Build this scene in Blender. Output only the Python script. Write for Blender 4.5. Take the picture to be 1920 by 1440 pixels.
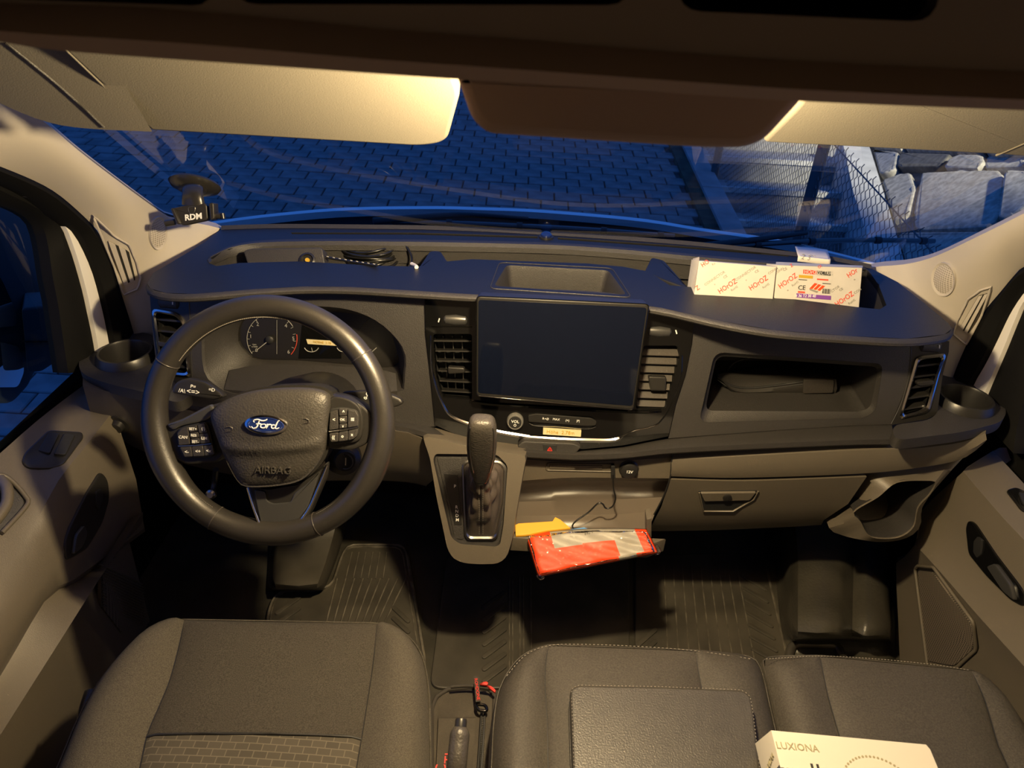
import bpy, bmesh, math, random
from math import sin, cos, radians, pi, sqrt, tan, atan2
from mathutils import Vector, Matrix
for o in list(bpy.data.objects): bpy.data.objects.remove(o)
scene = bpy.context.scene
COL = scene.collection
random.seed(7)
# ------------------------------------------------------------------ camera
FOC = 1340.0; CAM = Vector((-0.065, 0.0, 1.40)); PITCH = radians(32.0); ROLL = radians(3.2)
_f = Vector((0, cos(PITCH), -sin(PITCH))); _r0 = Vector((1, 0, 0)); _u0 = Vector((0, sin(PITCH), cos(PITCH)))
_r = _r0*cos(ROLL)+_u0*sin(ROLL); _u = _u0*cos(ROLL)-_r0*sin(ROLL)
cd = bpy.data.cameras.new('camera'); cam = bpy.data.objects.new('camera', cd); COL.objects.link(cam)
cd.sensor_width = 36; cd.lens = FOC/1920*36; cd.clip_start = 0.02; cd.clip_end = 200
cd.dof.use_dof = True; cd.dof.focus_distance = 1.45; cd.dof.aperture_fstop = 10.0
M3 = Matrix((_r, _u, -_f)).transposed()
cam.matrix_world = Matrix.Translation(CAM) @ M3.to_4x4()
scene.camera = cam
# ------------------------------------------------------------------ sky, street lamp, exposure
w = bpy.data.worlds.new('dusk_sky'); scene.world = w; w.use_nodes = True
bg = w.node_tree.nodes['Background']; bg.inputs[0].default_value = (0.035, 0.155, 0.62, 1); bg.inputs[1].default_value = 1.0
def lamp(name, kind, loc, power, color, **kw):
    l = bpy.data.lights.new(name, kind); l.energy = power; l.color = color
    for k, v in kw.items(): setattr(l, k, v)
    o = bpy.data.objects.new(name, l); COL.objects.link(o); o.location = loc; return o
SL0, SL1 = Vector((4.6, -2.0, 6.0)), Vector((5.5, 6.2, 0.2))
sl = lamp('street_light', 'SPOT', SL0, 14000, (1.0, 0.86, 0.64), spot_size=radians(34), spot_blend=0.45, shadow_soft_size=0.12)
sl.rotation_euler = (SL1-SL0).to_track_quat('-Z', 'Y').to_euler()
vs = scene.view_settings; vs.view_transform = 'Standard'; vs.look = 'None'; vs.exposure = 0.0; vs.gamma = 1.0; vs.use_curve_mapping = False
DOME = Vector((0.0, 0.72, 1.252)); DOME_POWER = 56.0
# ------------------------------------------------------------------ photograph pixel -> point on a known surface
def ray(u, v): return _f+_r*((u-960)/FOC)-_u*((v-720)/FOC)
def onX(u, v, X): d = ray(u, v); return CAM+d*((X-CAM.x)/d.x)
def onY(u, v, Y): d = ray(u, v); return CAM+d*((Y-CAM.y)/d.y)
def onZ(u, v, Z): d = ray(u, v); return CAM+d*((Z-CAM.z)/d.z)
def onP(u, v, P, N): d = ray(u, v); return CAM+d*((P-CAM).dot(N)/d.dot(N))
def plane(P, N):
    P = Vector(P); N = Vector(N).normalized()
    return lambda u, v, off=0.0: onP(u, v, P+N*off, N)
def X_(X): return lambda u, v, off=0: onX(u, v, X)
def Y_(Y): return lambda u, v, off=0: onY(u, v, Y)
def Z_(Z): return lambda u, v, off=0: onZ(u, v, Z)
def P3(fn, pts, off=0.0): return [fn(a, b, off) for a, b in pts]
# ------------------------------------------------------------------ materials
MATS = {}
def mat(name, col, rough=0.5, metal=0.0, bump=None, var=0.0, vscale=40, spec=0.5, coat=0.0, emit=None, alpha=None, col2=None):
    m = bpy.data.materials.new(name); m.use_nodes = True; MATS[name] = m
    nt = m.node_tree; b = nt.nodes['Principled BSDF']
    b.inputs['Base Color'].default_value = (*col, 1); b.inputs['Roughness'].default_value = rough; b.inputs['Metallic'].default_value = metal
    b.inputs['Specular IOR Level'].default_value = spec; b.inputs['Coat Weight'].default_value = coat
    if emit: b.inputs['Emission Color'].default_value = (*emit[0], 1); b.inputs['Emission Strength'].default_value = emit[1]
    tc = nt.nodes.new('ShaderNodeTexCoord')
    def noise(scale, detail=3):
        n = nt.nodes.new('ShaderNodeTexNoise'); n.inputs['Scale'].default_value = scale; n.inputs['Detail'].default_value = detail
        nt.links.new(tc.outputs['Object'], n.inputs['Vector']); return n
    if var:
        n = noise(vscale); r = nt.nodes.new('ShaderNodeValToRGB')
        c2 = col2 or tuple(min(1, c*(1+var)) for c in col); c1 = col if col2 else tuple(c*(1-var) for c in col)
        r.color_ramp.elements[0].position = 0.35; r.color_ramp.elements[1].position = 0.65
        r.color_ramp.elements[0].color = (*c1, 1); r.color_ramp.elements[1].color = (*c2, 1)
        nt.links.new(n.outputs['Fac'], r.inputs[0]); nt.links.new(r.outputs[0], b.inputs['Base Color'])
    if bump:
        sc, st = bump; n = noise(sc, 2); bp = nt.nodes.new('ShaderNodeBump')
        bp.inputs['Strength'].default_value = st; bp.inputs['Distance'].default_value = 0.001
        nt.links.new(n.outputs['Fac'], bp.inputs['Height']); nt.links.new(bp.outputs[0], b.inputs['Normal'])
    return m
mat('dash', (0.025, 0.0228, 0.0212), 0.50, spec=0.6, bump=(700, 0.7))
mat('dash_top', (0.0075, 0.0078, 0.010), 0.46, spec=0.55, bump=(800, 0.35))
mat('dash_smooth', (0.016, 0.015, 0.014), 0.36)
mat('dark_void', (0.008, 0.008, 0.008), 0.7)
mat('brown', (0.102, 0.087, 0.066), 0.42, bump=(900, 0.3))
mat('brown_gloss', (0.13, 0.108, 0.088), 0.16)
mat('brown_soft', (0.112, 0.096, 0.073), 0.55, bump=(900, 0.25))
mat('pillar', (0.45, 0.41, 0.355), 0.6, bump=(900, 0.2))
mat('header_trim', (0.40, 0.30, 0.235), 0.8)
mat('visor_fabric', (0.165, 0.148, 0.115), 0.8, bump=(600, 0.3))
mat('shelf_dark', (0.28, 0.235, 0.21), 0.75)
mat('gloss_black', (0.004, 0.004, 0.004), 0.07, spec=0.6)
mat('screen_glass', (0.003, 0.0045, 0.011), 0.05, spec=0.35)
mat('chrome', (0.72, 0.72, 0.73), 0.14, metal=1.0)
mat('satin', (0.45, 0.44, 0.43), 0.3, metal=1.0)
mat('dark_satin', (0.10, 0.10, 0.10), 0.32, metal=0.7)
mat('leather', (0.020, 0.018, 0.016), 0.36, spec=0.6, bump=(420, 0.15))
mat('leather_grain', (0.038, 0.033, 0.029), 0.42, bump=(330, 0.8))
mat('pad_grain', (0.034, 0.031, 0.027), 0.46, bump=(360, 0.9))
mat('boot_leather', (0.075, 0.060, 0.048), 0.50, bump=(200, 0.35))
mat('knob_leather', (0.055, 0.049, 0.042), 0.40, bump=(330, 0.8))
mat('stitch', (0.22, 0.20, 0.17), 0.8)
mat('rubber', (0.012, 0.012, 0.012), 0.55)
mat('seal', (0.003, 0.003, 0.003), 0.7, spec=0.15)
mat('body_white', (0.72, 0.70, 0.66), 0.35)
mat('white_print', (0.75, 0.75, 0.72), 0.6)
mat('red_print', (0.62, 0.06, 0.03), 0.6)
mat('cherry', (0.65, 0.03, 0.02), 0.5)
mat('grey_print', (0.22, 0.21, 0.18), 0.7)
mat('black_print', (0.02, 0.02, 0.02), 0.6)
mat('gold_print', (0.45, 0.28, 0.02), 0.5)
mat('purple_print', (0.17, 0.05, 0.28), 0.5)
mat('ford_blue', (0.008, 0.020, 0.11), 0.25, coat=0.5)
mat('card', (0.50, 0.475, 0.42), 0.55, var=0.03, vscale=25)
mat('card_side', (0.62, 0.55, 0.45), 0.65)
mat('card_white', (0.60, 0.56, 0.47), 0.5)
mat('vent_slat', (0.040, 0.035, 0.030), 0.5, bump=(700, 0.4))
mat('silver_knob', (0.20, 0.195, 0.18), 0.3, metal=0.3)
mat('silver_paint', (0.72, 0.72, 0.72), 0.35)
mat('mirror_plastic', (0.045, 0.048, 0.048), 0.6)
mat('cowl_plastic', (0.008, 0.008, 0.008), 0.8, spec=0.15)
mat('gold_grey', (0.30, 0.27, 0.16), 0.5)
mat('satin_dark', (0.25, 0.23, 0.2), 0.35, metal=0.8)
mat('paper', (0.75, 0.70, 0.62), 0.7)
mat('sticker', (0.60, 0.52, 0.30), 0.5)
mat('yellow', (0.68, 0.35, 0.02), 0.6)
mat('blue_card', (0.10, 0.32, 0.70), 0.5)
mat('vest_orange', (0.78, 0.058, 0.006), 0.55, var=0.12, vscale=15)
mat('vest_silver', (0.33, 0.305, 0.25), 0.45, var=0.08, vscale=20)
mat('seat_side', (0.068, 0.061, 0.049), 0.95, spec=0.2, bump=(900, 0.8), var=0.3, vscale=700)
mat('seat_centre', (0.046, 0.041, 0.034), 0.95, spec=0.2, bump=(900, 0.8), var=0.35, vscale=700)
mat('vinyl_seat', (0.044, 0.039, 0.032), 0.62, spec=0.35, bump=(500, 0.6), var=0.25, vscale=420)
mat('vinyl', (0.055, 0.048, 0.040), 0.5, bump=(300, 0.5), var=0.15, vscale=120)
mat('folder_skin', (0.044, 0.040, 0.033), 0.42, bump=(420, 0.6), var=0.08, vscale=60)
mat('mat_rubber', (0.054, 0.048, 0.037), 0.5, var=0.3, vscale=9, bump=(60, 0.2))
mat('mat_line', (0.105, 0.093, 0.072), 0.6, var=0.5, vscale=30)
mat('floor_vinyl', (0.050, 0.046, 0.036), 0.38, bump=(160, 0.8), var=0.2, vscale=12)
mat('bag_cloth', (0.042, 0.035, 0.026), 0.85, bump=(500, 0.6), var=0.15, vscale=20)
mat('bag_dark', (0.025, 0.021, 0.017), 0.8)
mat('phone_plastic', (0.022, 0.020, 0.018), 0.28)
mat('cable_black', (0.010, 0.010, 0.010), 0.3)
mat('paver', (0.15, 0.15, 0.15), 0.75, var=0.25, vscale=6, bump=(40, 0.5), spec=0.3)
mat('paver_joint', (0.065, 0.065, 0.065), 0.95)
mat('moss', (0.03, 0.035, 0.02), 0.95, var=0.5, vscale=8)
mat('concrete', (0.42, 0.42, 0.40), 0.85, var=0.12, vscale=5, bump=(60, 0.4))
mat('concrete_step', (0.26, 0.26, 0.26), 0.85, var=0.15, vscale=5, bump=(60, 0.4))
mat('stone', (0.34, 0.32, 0.275), 0.9, var=0.28, vscale=22, bump=(60, 0.8))
mat('stone_dark', (0.10, 0.095, 0.085), 0.9, var=0.3, vscale=20, bump=(60, 0.8))
mat('fence_wire', (0.10, 0.11, 0.12), 0.4, metal=0.6)
mat('mirror', (0.85, 0.87, 0.9), 0.02, metal=1.0)
mat('hood_paint', (0.78, 0.79, 0.80), 0.25, coat=0.6)
mat('gauge_face', (0.012, 0.011, 0.010), 0.35)
mat('gauge_white', (0.30, 0.30, 0.28), 0.5)
mat('lens', (0.9, 0.85, 0.7), 0.4, emit=((1.0, 0.78, 0.47), 6.0))
def glass(name, tint, refl=1.0, rough=0.0):
    m = bpy.data.materials.new(name); m.use_nodes = True; MATS[name] = m; nt = m.node_tree; nt.nodes.clear()
    out = nt.nodes.new('ShaderNodeOutputMaterial'); mx = nt.nodes.new('ShaderNodeMixShader'); t = nt.nodes.new('ShaderNodeBsdfTransparent'); g = nt.nodes.new('ShaderNodeBsdfGlossy')
    fr = nt.nodes.new('ShaderNodeFresnel'); fr.inputs[0].default_value = 1.45; mu = nt.nodes.new('ShaderNodeMath'); mu.operation = 'MULTIPLY'; mu.inputs[1].default_value = refl
    t.inputs[0].default_value = (*tint, 1); g.inputs[1].default_value = rough
    nt.links.new(fr.outputs[0], mu.inputs[0]); nt.links.new(mu.outputs[0], mx.inputs[0]); nt.links.new(t.outputs[0], mx.inputs[1]); nt.links.new(g.outputs[0], mx.inputs[2]); nt.links.new(mx.outputs[0], out.inputs[0])
    return m
glass('windscreen_glass', (0.82, 0.90, 0.94)); glass('side_glass', (0.72, 0.84, 0.92)); glass('cling_film', (0.99, 0.99, 0.99), 1.2, 0.06)
nt = MATS['cling_film'].node_tree; nz = nt.nodes.new('ShaderNodeTexNoise'); nz.inputs['Scale'].default_value = 55; nz.inputs['Distortion'].default_value = 1.0; bp = nt.nodes.new('ShaderNodeBump'); bp.inputs['Strength'].default_value = 1.0; bp.inputs['Distance'].default_value = 0.02
tcn = nt.nodes.new('ShaderNodeTexCoord'); nt.links.new(tcn.outputs['Object'], nz.inputs['Vector']); nt.links.new(nz.outputs['Fac'], bp.inputs['Height'])
for n in nt.nodes:
    if n.type == 'BSDF_GLOSSY': nt.links.new(bp.outputs[0], n.inputs['Normal'])
def pattern_mat():
    m = mat('seat_pattern', (0.10, 0.088, 0.068), 0.95, spec=0.2); nt = m.node_tree; b = nt.nodes['Principled BSDF']
    tc = nt.nodes.new('ShaderNodeTexCoord'); br = nt.nodes.new('ShaderNodeTexBrick'); mp = nt.nodes.new('ShaderNodeMapping'); nt.links.new(tc.outputs['Object'], mp.inputs[0]); nt.links.new(mp.outputs[0], br.inputs[0])
    br.inputs['Scale'].default_value = 1.0; br.inputs['Brick Width'].default_value = 0.019; br.inputs['Row Height'].default_value = 0.0105; br.inputs['Mortar Size'].default_value = 0.0008; br.inputs['Mortar Smooth'].default_value = 0.3
    br.inputs['Color1'].default_value = (0.056, 0.050, 0.039, 1); br.inputs['Color2'].default_value = (0.068, 0.060, 0.047, 1); br.inputs['Mortar'].default_value = (0.115, 0.102, 0.08, 1)
    nt.links.new(br.outputs[0], b.inputs['Base Color'])
pattern_mat()
def dots_mat(name, base, dark, scale, ratio=0.5):
    m = mat(name, base, 0.55); nt = m.node_tree; b = nt.nodes['Principled BSDF']
    tc = nt.nodes.new('ShaderNodeTexCoord'); vo = nt.nodes.new('ShaderNodeTexVoronoi'); vo.inputs['Scale'].default_value = scale; vo.inputs['Randomness'].default_value = 0.0
    vo.voronoi_dimensions = '2D'; sx_ = nt.nodes.new('ShaderNodeSeparateXYZ'); cx_ = nt.nodes.new('ShaderNodeCombineXYZ'); nt.links.new(tc.outputs['Object'], sx_.inputs[0]); nt.links.new(sx_.outputs['Y'], cx_.inputs['X']); nt.links.new(sx_.outputs['Z'], cx_.inputs['Y']); nt.links.new(cx_.outputs[0], vo.inputs['Vector']); r = nt.nodes.new('ShaderNodeValToRGB'); r.color_ramp.elements[0].position = ratio*0.7; r.color_ramp.elements[1].position = ratio
    r.color_ramp.elements[0].color = (*dark, 1); r.color_ramp.elements[1].color = (*base, 1); nt.links.new(vo.outputs['Distance'], r.inputs[0]); nt.links.new(r.outputs[0], b.inputs['Base Color'])
dots_mat('grille_brown', (0.15, 0.125, 0.10), (0.03, 0.025, 0.02), 190, 0.42)
dots_mat('grille_pillar', (0.50, 0.455, 0.40), (0.26, 0.23, 0.19), 230, 0.40)
# ------------------------------------------------------------------ mesh helpers
def link(name, me, m, parent=None, sharp=35):
    o = bpy.data.objects.new(name, me); COL.objects.link(o)
    if m is not None:
        for x in (m if isinstance(m, (list, tuple)) else [m]): me.materials.append(MATS[x])
    if len(me.vertices):
        xs = [v.co.x for v in me.vertices]; ys = [v.co.y for v in me.vertices]; zs = [v.co.z for v in me.vertices]
        c = Vector(((min(xs)+max(xs))/2, (min(ys)+max(ys))/2, min(zs))); me.transform(Matrix.Translation(-c)); o.location = c
    if sharp: me.shade_smooth(); me.set_sharp_from_angle(angle=radians(sharp))
    if parent: o.parent = parent; o.matrix_parent_inverse = Matrix.Translation(-wloc(parent))
    return o
def wloc(o):
    l = o.location.copy()
    return l
def fix(o): return o
def build(name, verts, faces, m, parent=None, sharp=35, fmat=None):
    me = bpy.data.meshes.new(name); me.from_pydata([tuple(v) for v in verts], [], faces)
    if fmat: me.polygons.foreach_set('material_index', fmat)
    bm = bmesh.new(); bm.from_mesh(me); bmesh.ops.recalc_face_normals(bm, faces=bm.faces); bm.to_mesh(me); bm.free()
    return link(name, me, m, parent, sharp)
def frombm(name, bm, m, parent=None, sharp=35, recalc=True):
    me = bpy.data.meshes.new(name)
    if recalc: bmesh.ops.recalc_face_normals(bm, faces=bm.faces)
    bm.to_mesh(me); bm.free(); return link(name, me, m, parent, sharp)
def thing(name, label, cat, loc=(0, 0, 0), group=None, kind=None):
    o = bpy.data.objects.new(name, None); COL.objects.link(o); o.location = loc; o.empty_display_size = 0.05
    return tag(o, label, cat, group, kind)
def tag(o, label=None, cat=None, group=None, kind=None):
    if label: o['label'] = label
    if cat: o['category'] = cat
    if group: o['group'] = group
    if kind: o['kind'] = kind
    return o
def crs(pts, n, closed=False):
    """Catmull-Rom through pts, resampled to n points by arc length"""
    P = [Vector(p) for p in pts]; k = len(P); dense = []
    segs = k if closed else k-1
    for i in range(segs):
        if closed: a, b, c, d = P[(i-1) % k], P[i], P[(i+1) % k], P[(i+2) % k]
        else: a, b, c, d = P[max(i-1, 0)], P[i], P[i+1], P[min(i+2, k-1)]
        for s in range(10):
            t = s/10; dense.append(0.5*((2*b)+(c-a)*t+(2*a-5*b+4*c-d)*t*t+(3*b-a-3*c+d)*t*t*t))
    dense.append(P[0].copy() if closed else P[-1].copy())
    return lin(dense, n, closed)
def lin(P, n, closed=False):
    P = [Vector(p) for p in P]
    if closed and (P[0]-P[-1]).length > 1e-9: P.append(P[0])
    L = [0]
    for i in range(len(P)-1): L.append(L[-1]+(P[i+1]-P[i]).length)
    out = []; m = n if closed else n-1; j = 0
    for i in range(n):
        s = L[-1]*i/m
        while j < len(P)-2 and L[j+1] < s: j += 1
        d = L[j+1]-L[j]; out.append(P[j].lerp(P[j+1], (s-L[j])/d if d > 1e-12 else 0))
    return out
def rnd(pts, r, seg=5):
    """round the corners of a closed loop; r a number or one per corner"""
    P = [Vector(p) for p in pts]; n = len(P); out = []
    for i in range(n):
        a, b, c = P[i-1], P[i], P[(i+1) % n]; ri = r[i] if isinstance(r, (list, tuple)) else r
        la, lc = (a-b).length, (c-b).length; q = min(ri, la*0.48, lc*0.48)
        if q < 1e-5: out.append(b); continue
        p, s = b+(a-b)*(q/la), b+(c-b)*(q/lc)
        for k in range(seg+1):
            t = k/seg; out.append(p*(1-t)**2+b*2*t*(1-t)+s*t*t)
    return out
def loft(name, lines, m, parent=None, n=24, smooth=True, closed_u=False, cap=False, thick=0, sharp=35, fmat=None):
    rows = [(crs(l, n) if smooth else lin(l, n)) if len(l) != n else [Vector(p) for p in l] for l in lines]
    V = [p for r in rows for p in r]; Fc = []
    for i in range(len(rows)-1):
        for j in range(n-1): Fc.append((i*n+j, i*n+j+1, (i+1)*n+j+1, (i+1)*n+j))
        if closed_u: Fc.append((i*n+n-1, i*n, (i+1)*n, (i+1)*n+n-1))
    if cap: Fc.append(tuple(range(n))[::-1]); Fc.append(tuple((len(rows)-1)*n+j for j in range(n)))
    o = build(name, V, Fc, m, parent, sharp, fmat)
    if thick:
        s = o.modifiers.new('thickness', 'SOLIDIFY'); s.thickness = thick; s.offset = 0
    return o
def rings(name, loops, m, parent=None, cap0=True, cap1=True, sharp=35):
    """closed rings of equal count joined in sequence"""
    n = len(loops[0]); V = [p for r in loops for p in r]; Fc = []
    for i in range(len(loops)-1):
        for j in range(n): Fc.append((i*n+j, i*n+(j+1) % n, (i+1)*n+(j+1) % n, (i+1)*n+j))
    if cap0: Fc.append(tuple(range(n))[::-1])
    if cap1: Fc.append(tuple((len(loops)-1)*n+j for j in range(n)))
    return build(name, V, Fc, m, parent, sharp)
def cen(l):
    c = Vector((0, 0, 0))
    for p in l: c += Vector(p)
    return c/len(l)
def prism(name, loop, vec, m, parent=None, bevel=0.0, seg=2, sharp=35):
    """planar loop pushed back along vec, front rim rounded by bevel"""
    vec = Vector(vec); L = [Vector(p) for p in loop]
    if bevel <= 0: return rings(name, [L, [p+vec for p in L]], m, parent, sharp=sharp)
    return rings(name, bevel_rings(L, vec, bevel, seg)+[[p+vec for p in L]], m, parent, sharp=sharp)
def inset(L, d, nrm):
    n = len(L); out = []
    for i in range(n):
        a, b, c = L[i-1], L[i], L[(i+1) % n]; e1 = (b-a); e2 = (c-b)
        if e1.length < 1e-9: e1 = e2
        if e2.length < 1e-9: e2 = e1
        n1 = nrm.cross(e1).normalized(); n2 = nrm.cross(e2).normalized(); s = (n1+n2)
        if s.length < 1e-6: s = n1.copy()
        s.normalize(); k = max(0.5, s.dot(n1)); out.append(b+s*(d/k))
    return out
def area_normal(L):
    c = cen(L); s = Vector((0, 0, 0))
    for i in range(len(L)): s += (L[i]-c).cross(L[(i+1) % len(L)]-c)
    return s.normalized()
def bevel_rings(L, vec, bevel, seg=3):
    nrm = area_normal(L); d = vec.normalized(); out = [inset(L, bevel+0.0004, nrm)]
    for k in range(seg+1):
        a = pi/2*k/seg; out.append([p+d*(bevel*(1-cos(a))) for p in inset(L, bevel*(1-sin(a)), nrm)])
    return out
def panel(name, outer, holes, vec, m, parent=None, sharp=35, bis=None, zf=None):
    """flat panel with openings; walls of depth vec round the outline and round every opening"""
    bm = bmesh.new(); vec = Vector(vec); es = []; loops = []
    for L in [outer]+list(holes):
        vs_ = [bm.verts.new(p) for p in L]; loops.append(vs_)
        for i in range(len(vs_)): es.append(bm.edges.new((vs_[i], vs_[(i+1) % len(vs_)])))
    bmesh.ops.triangle_fill(bm, use_beauty=True, use_dissolve=False, edges=es, normal=area_normal([Vector(p) for p in outer]))
    for vs_ in loops:
        w_ = [bm.verts.new(v.co+vec) for v in vs_]
        for i in range(len(vs_)):
            j = (i+1) % len(vs_); bm.faces.new((vs_[i], vs_[j], w_[j], w_[i]))
    if bis:
        for co, no in bis:
            g = bm.verts[:]+bm.edges[:]+bm.faces[:]; bmesh.ops.bisect_plane(bm, geom=g, dist=1e-6, plane_co=co, plane_no=no)
    if zf:
        for v in bm.verts: v.co.z += zf(v.co)
    return frombm(name, bm, m, parent, sharp)
def frame(name, outer, inner, vec, m, parent=None, n=64, lift=0.0, sharp=40):
    """ring between two loops, slightly domed, with depth vec"""
    vec = Vector(vec); O = lin(outer, n, True); I = lin(inner, n, True)
    # align start of the inner loop
    k = min(range(n), key=lambda q: (I[q]-O[0]).length); I = I[k:]+I[:k]
    d = vec.normalized(); M = [(a+b)/2-d*lift for a, b in zip(O, I)]
    return rings(name, [[p+vec for p in O], O, M, I, [p+vec for p in I]], m, parent, False, False, sharp)
def tube(name, pts, r, m, parent=None, seg=10, closed=False, n=None, smooth=True, sharp=60, flat=1.0, bmx=None):
    P = [Vector(p) for p in pts]
    if n: P = crs(P, n, closed) if smooth else lin(P, n, closed)
    k = len(P); V = []; Fc = []; up = Vector((0.13, 0.21, 0.97)).normalized()
    prev = None
    for i in range(k):
        if closed: t = P[(i+1) % k]-P[i-1]
        else: t = P[min(i+1, k-1)]-P[max(i-1, 0)]
        t.normalize()
        if prev is None:
            a = t.cross(up)
            if a.length < 0.1: a = t.cross(Vector((1, 0, 0)))
        else: a = prev-t*prev.dot(t)
        a.normalize(); prev = a; b = t.cross(a); ri = r(i/(k-1 if not closed else k)) if callable(r) else r
        for s in range(seg):
            q = 2*pi*s/seg; V.append(P[i]+a*(cos(q)*ri)+b*(sin(q)*ri*flat))
    for i in range(k if closed else k-1):
        i2 = (i+1) % k; sh = 0
        if closed and i2 == 0:
            sh = min(range(seg), key=lambda q: (V[q]-V[i*seg]).length)
        for s in range(seg):
            s2 = (s+1) % seg; Fc.append((i*seg+s, i*seg+s2, i2*seg+(s2+sh) % seg, i2*seg+(s+sh) % seg))
    if not closed: Fc.append(tuple(range(seg))[::-1]); Fc.append(tuple((k-1)*seg+s for s in range(seg)))
    if bmx is not None:
        base = len(bmx[0]); bmx[0].extend(V); bmx[1].extend([tuple(base+q for q in f) for f in Fc]); return None
    return build(name, V, Fc, m, parent, sharp)
def joined(name, B, m, parent=None, sharp=60): return build(name, B[0], B[1], m, parent, sharp)
def circ(c, a, b, ra, rb=None, n=32, ph=0): rb = ra if rb is None else rb; return [c+a*(ra*cos(2*pi*i/n+ph))+b*(rb*sin(2*pi*i/n+ph)) for i in range(n)]
def lathe(name, c, ax, prof, m, parent=None, n=32, sharp=35, a=None):
    """profile of (radius, height along ax)"""
    ax = Vector(ax).normalized(); a = ((Vector((1, 0, 0))-ax*ax.x) if abs(ax.x) < .9 else Vector((0, 1, 0))-ax*ax.y).normalized() if a is None else a; b = ax.cross(a)
    L = [circ(c+ax*h, a, b, max(r, 1e-5), n=n) for r, h in prof]
    return rings(name, L, m, parent, True, True, sharp)
def box(name, c, ex, ey, ez, sx, sy, sz, m, parent=None, bevel=0.0):
    L = rnd([c-ex*sx/2-ey*sy/2+ez*sz/2, c+ex*sx/2-ey*sy/2+ez*sz/2, c+ex*sx/2+ey*sy/2+ez*sz/2, c-ex*sx/2+ey*sy/2+ez*sz/2], bevel, 3) if bevel else [c-ex*sx/2-ey*sy/2+ez*sz/2, c+ex*sx/2-ey*sy/2+ez*sz/2, c+ex*sx/2+ey*sy/2+ez*sz/2, c-ex*sx/2+ey*sy/2+ez*sz/2]
    return prism(name, L, -ez*sz, m, parent, bevel*0.6)
EX = Vector((1, 0, 0)); EY = Vector((0, 1, 0)); EZ = Vector((0, 0, 1))
def text(name, s, o, x, y, size, m, parent=None, ext=0.0003, align='CENTER', shear=0.0, bmx=None, sx=1.0, bold=0.0):
    cu = bpy.data.curves.new('txt', 'FONT'); cu.body = s; cu.size = 1.0; cu.align_x = align; cu.align_y = 'CENTER'; cu.extrude = ext/size; cu.shear = shear; cu.offset = bold; cu.resolution_u = 2
    ob = bpy.data.objects.new('txt', cu); me = bpy.data.meshes.new_from_object(ob); bpy.data.objects.remove(ob); bpy.data.curves.remove(cu)
    x = Vector(x).normalized(); y = Vector(y); y = (y-x*y.dot(x)).normalized(); z = x.cross(y)
    Mx = Matrix(((x.x*size*sx, y.x*size, z.x*size, o.x), (x.y*size*sx, y.y*size, z.y*size, o.y), (x.z*size*sx, y.z*size, z.z*size, o.z), (0, 0, 0, 1)))
    me.transform(Mx); me.name = name
    if bmx is not None:
        base = len(bmx[0]); bmx[0].extend([v.co.copy() for v in me.vertices]); bmx[1].extend([tuple(base+i for i in p.vertices) for p in me.polygons]); bpy.data.meshes.remove(me); return None
    return link(name, me, m, parent, 0)
def quadgrid(fn, c4, nu, nv):
    """pixel quad tl,tr,br,bl -> grid of points"""
    out = []
    for j in range(nv+1):
        t = j/nv
        for i in range(nu+1):
            s = i/nu; u = (c4[0][0]*(1-s)+c4[1][0]*s)*(1-t)+(c4[3][0]*(1-s)+c4[2][0]*s)*t; v = (c4[0][1]*(1-s)+c4[1][1]*s)*(1-t)+(c4[3][1]*(1-s)+c4[2][1]*s)*t
            out.append(fn(u, v))
    return out
def gridfaces(nu, nv): return [(j*(nu+1)+i, j*(nu+1)+i+1, (j+1)*(nu+1)+i+1, (j+1)*(nu+1)+i) for j in range(nv) for i in range(nu)]
# ================================================================== outside
def gz(Y): return -0.72+0.09*(Y-4)
GN = Vector((0, -0.09, 1)).normalized(); GU = Vector((0, 1, 0.09)).normalized()
road = build('ground', [(-14, -3, gz(-3)-0.03), (1.52, -3, gz(-3)-0.03), (1.52, 22, gz(22)-0.03), (-14, 22, gz(22)-0.03)], [(0, 1, 2, 3)], 'paver_joint')
tag(road, 'grey block paving of the street ahead of the windscreen', None, kind='structure')
BW, BH = 0.235, 0.175
def brick_mesh(k):
    rr = random.Random(k); bm = bmesh.new(); hx, hy = BW/2-0.006, BH/2-0.006
    rings_ = []
    for d, z in ((0, -0.03), (0, -0.006), (0.006, 0.0)): rings_.append([bm.verts.new((sx*(hx-d)+rr.uniform(-.002, .002), sy*(hy-d)+rr.uniform(-.002, .002), z)) for sx, sy in ((-1, -1), (1, -1), (1, 1), (-1, 1))])
    for a, b in zip(rings_, rings_[1:]):
        for i in range(4): bm.faces.new((a[i], a[(i+1) % 4], b[(i+1) % 4], b[i]))
    bm.faces.new(rings_[-1]); me = bpy.data.meshes.new('brick'); bm.to_mesh(me); bm.free(); me.materials.append(MATS['paver']); return me
bms = [brick_mesh(k) for k in range(5)]
cells = []
for j in range(0, 60):
    Y = 0.8+j*BH
    for i in range(-40, 8):
        X = i*BW+(BW/2 if j % 2 else 0)-0.02
        if X > 1.40: continue
        p = Vector((X, Y, gz(Y))); q = p-CAM; dz = q.dot(_f)
        if dz < 0.5: continue
        u = 960+FOC*q.dot(_r)/dz; v = 720-FOC*q.dot(_u)/dz
        vis = (250 < u < 1300 and 180 < v < 405) or (-20 < u < 130 and 390 < v < 800)
        if vis and v < 900: cells.append((dz, X, Y, (150 < u)))
        elif -300 < u < 1400 and 120 < v < 1000: cells.append((dz+50, X, Y, False))
cells.sort(key=lambda c: c[0]-(3 if c[3] else 0))
tilt = Matrix.Rotation(math.atan(0.09), 4, 'X')
stuffV, stuffF = [], []
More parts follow.
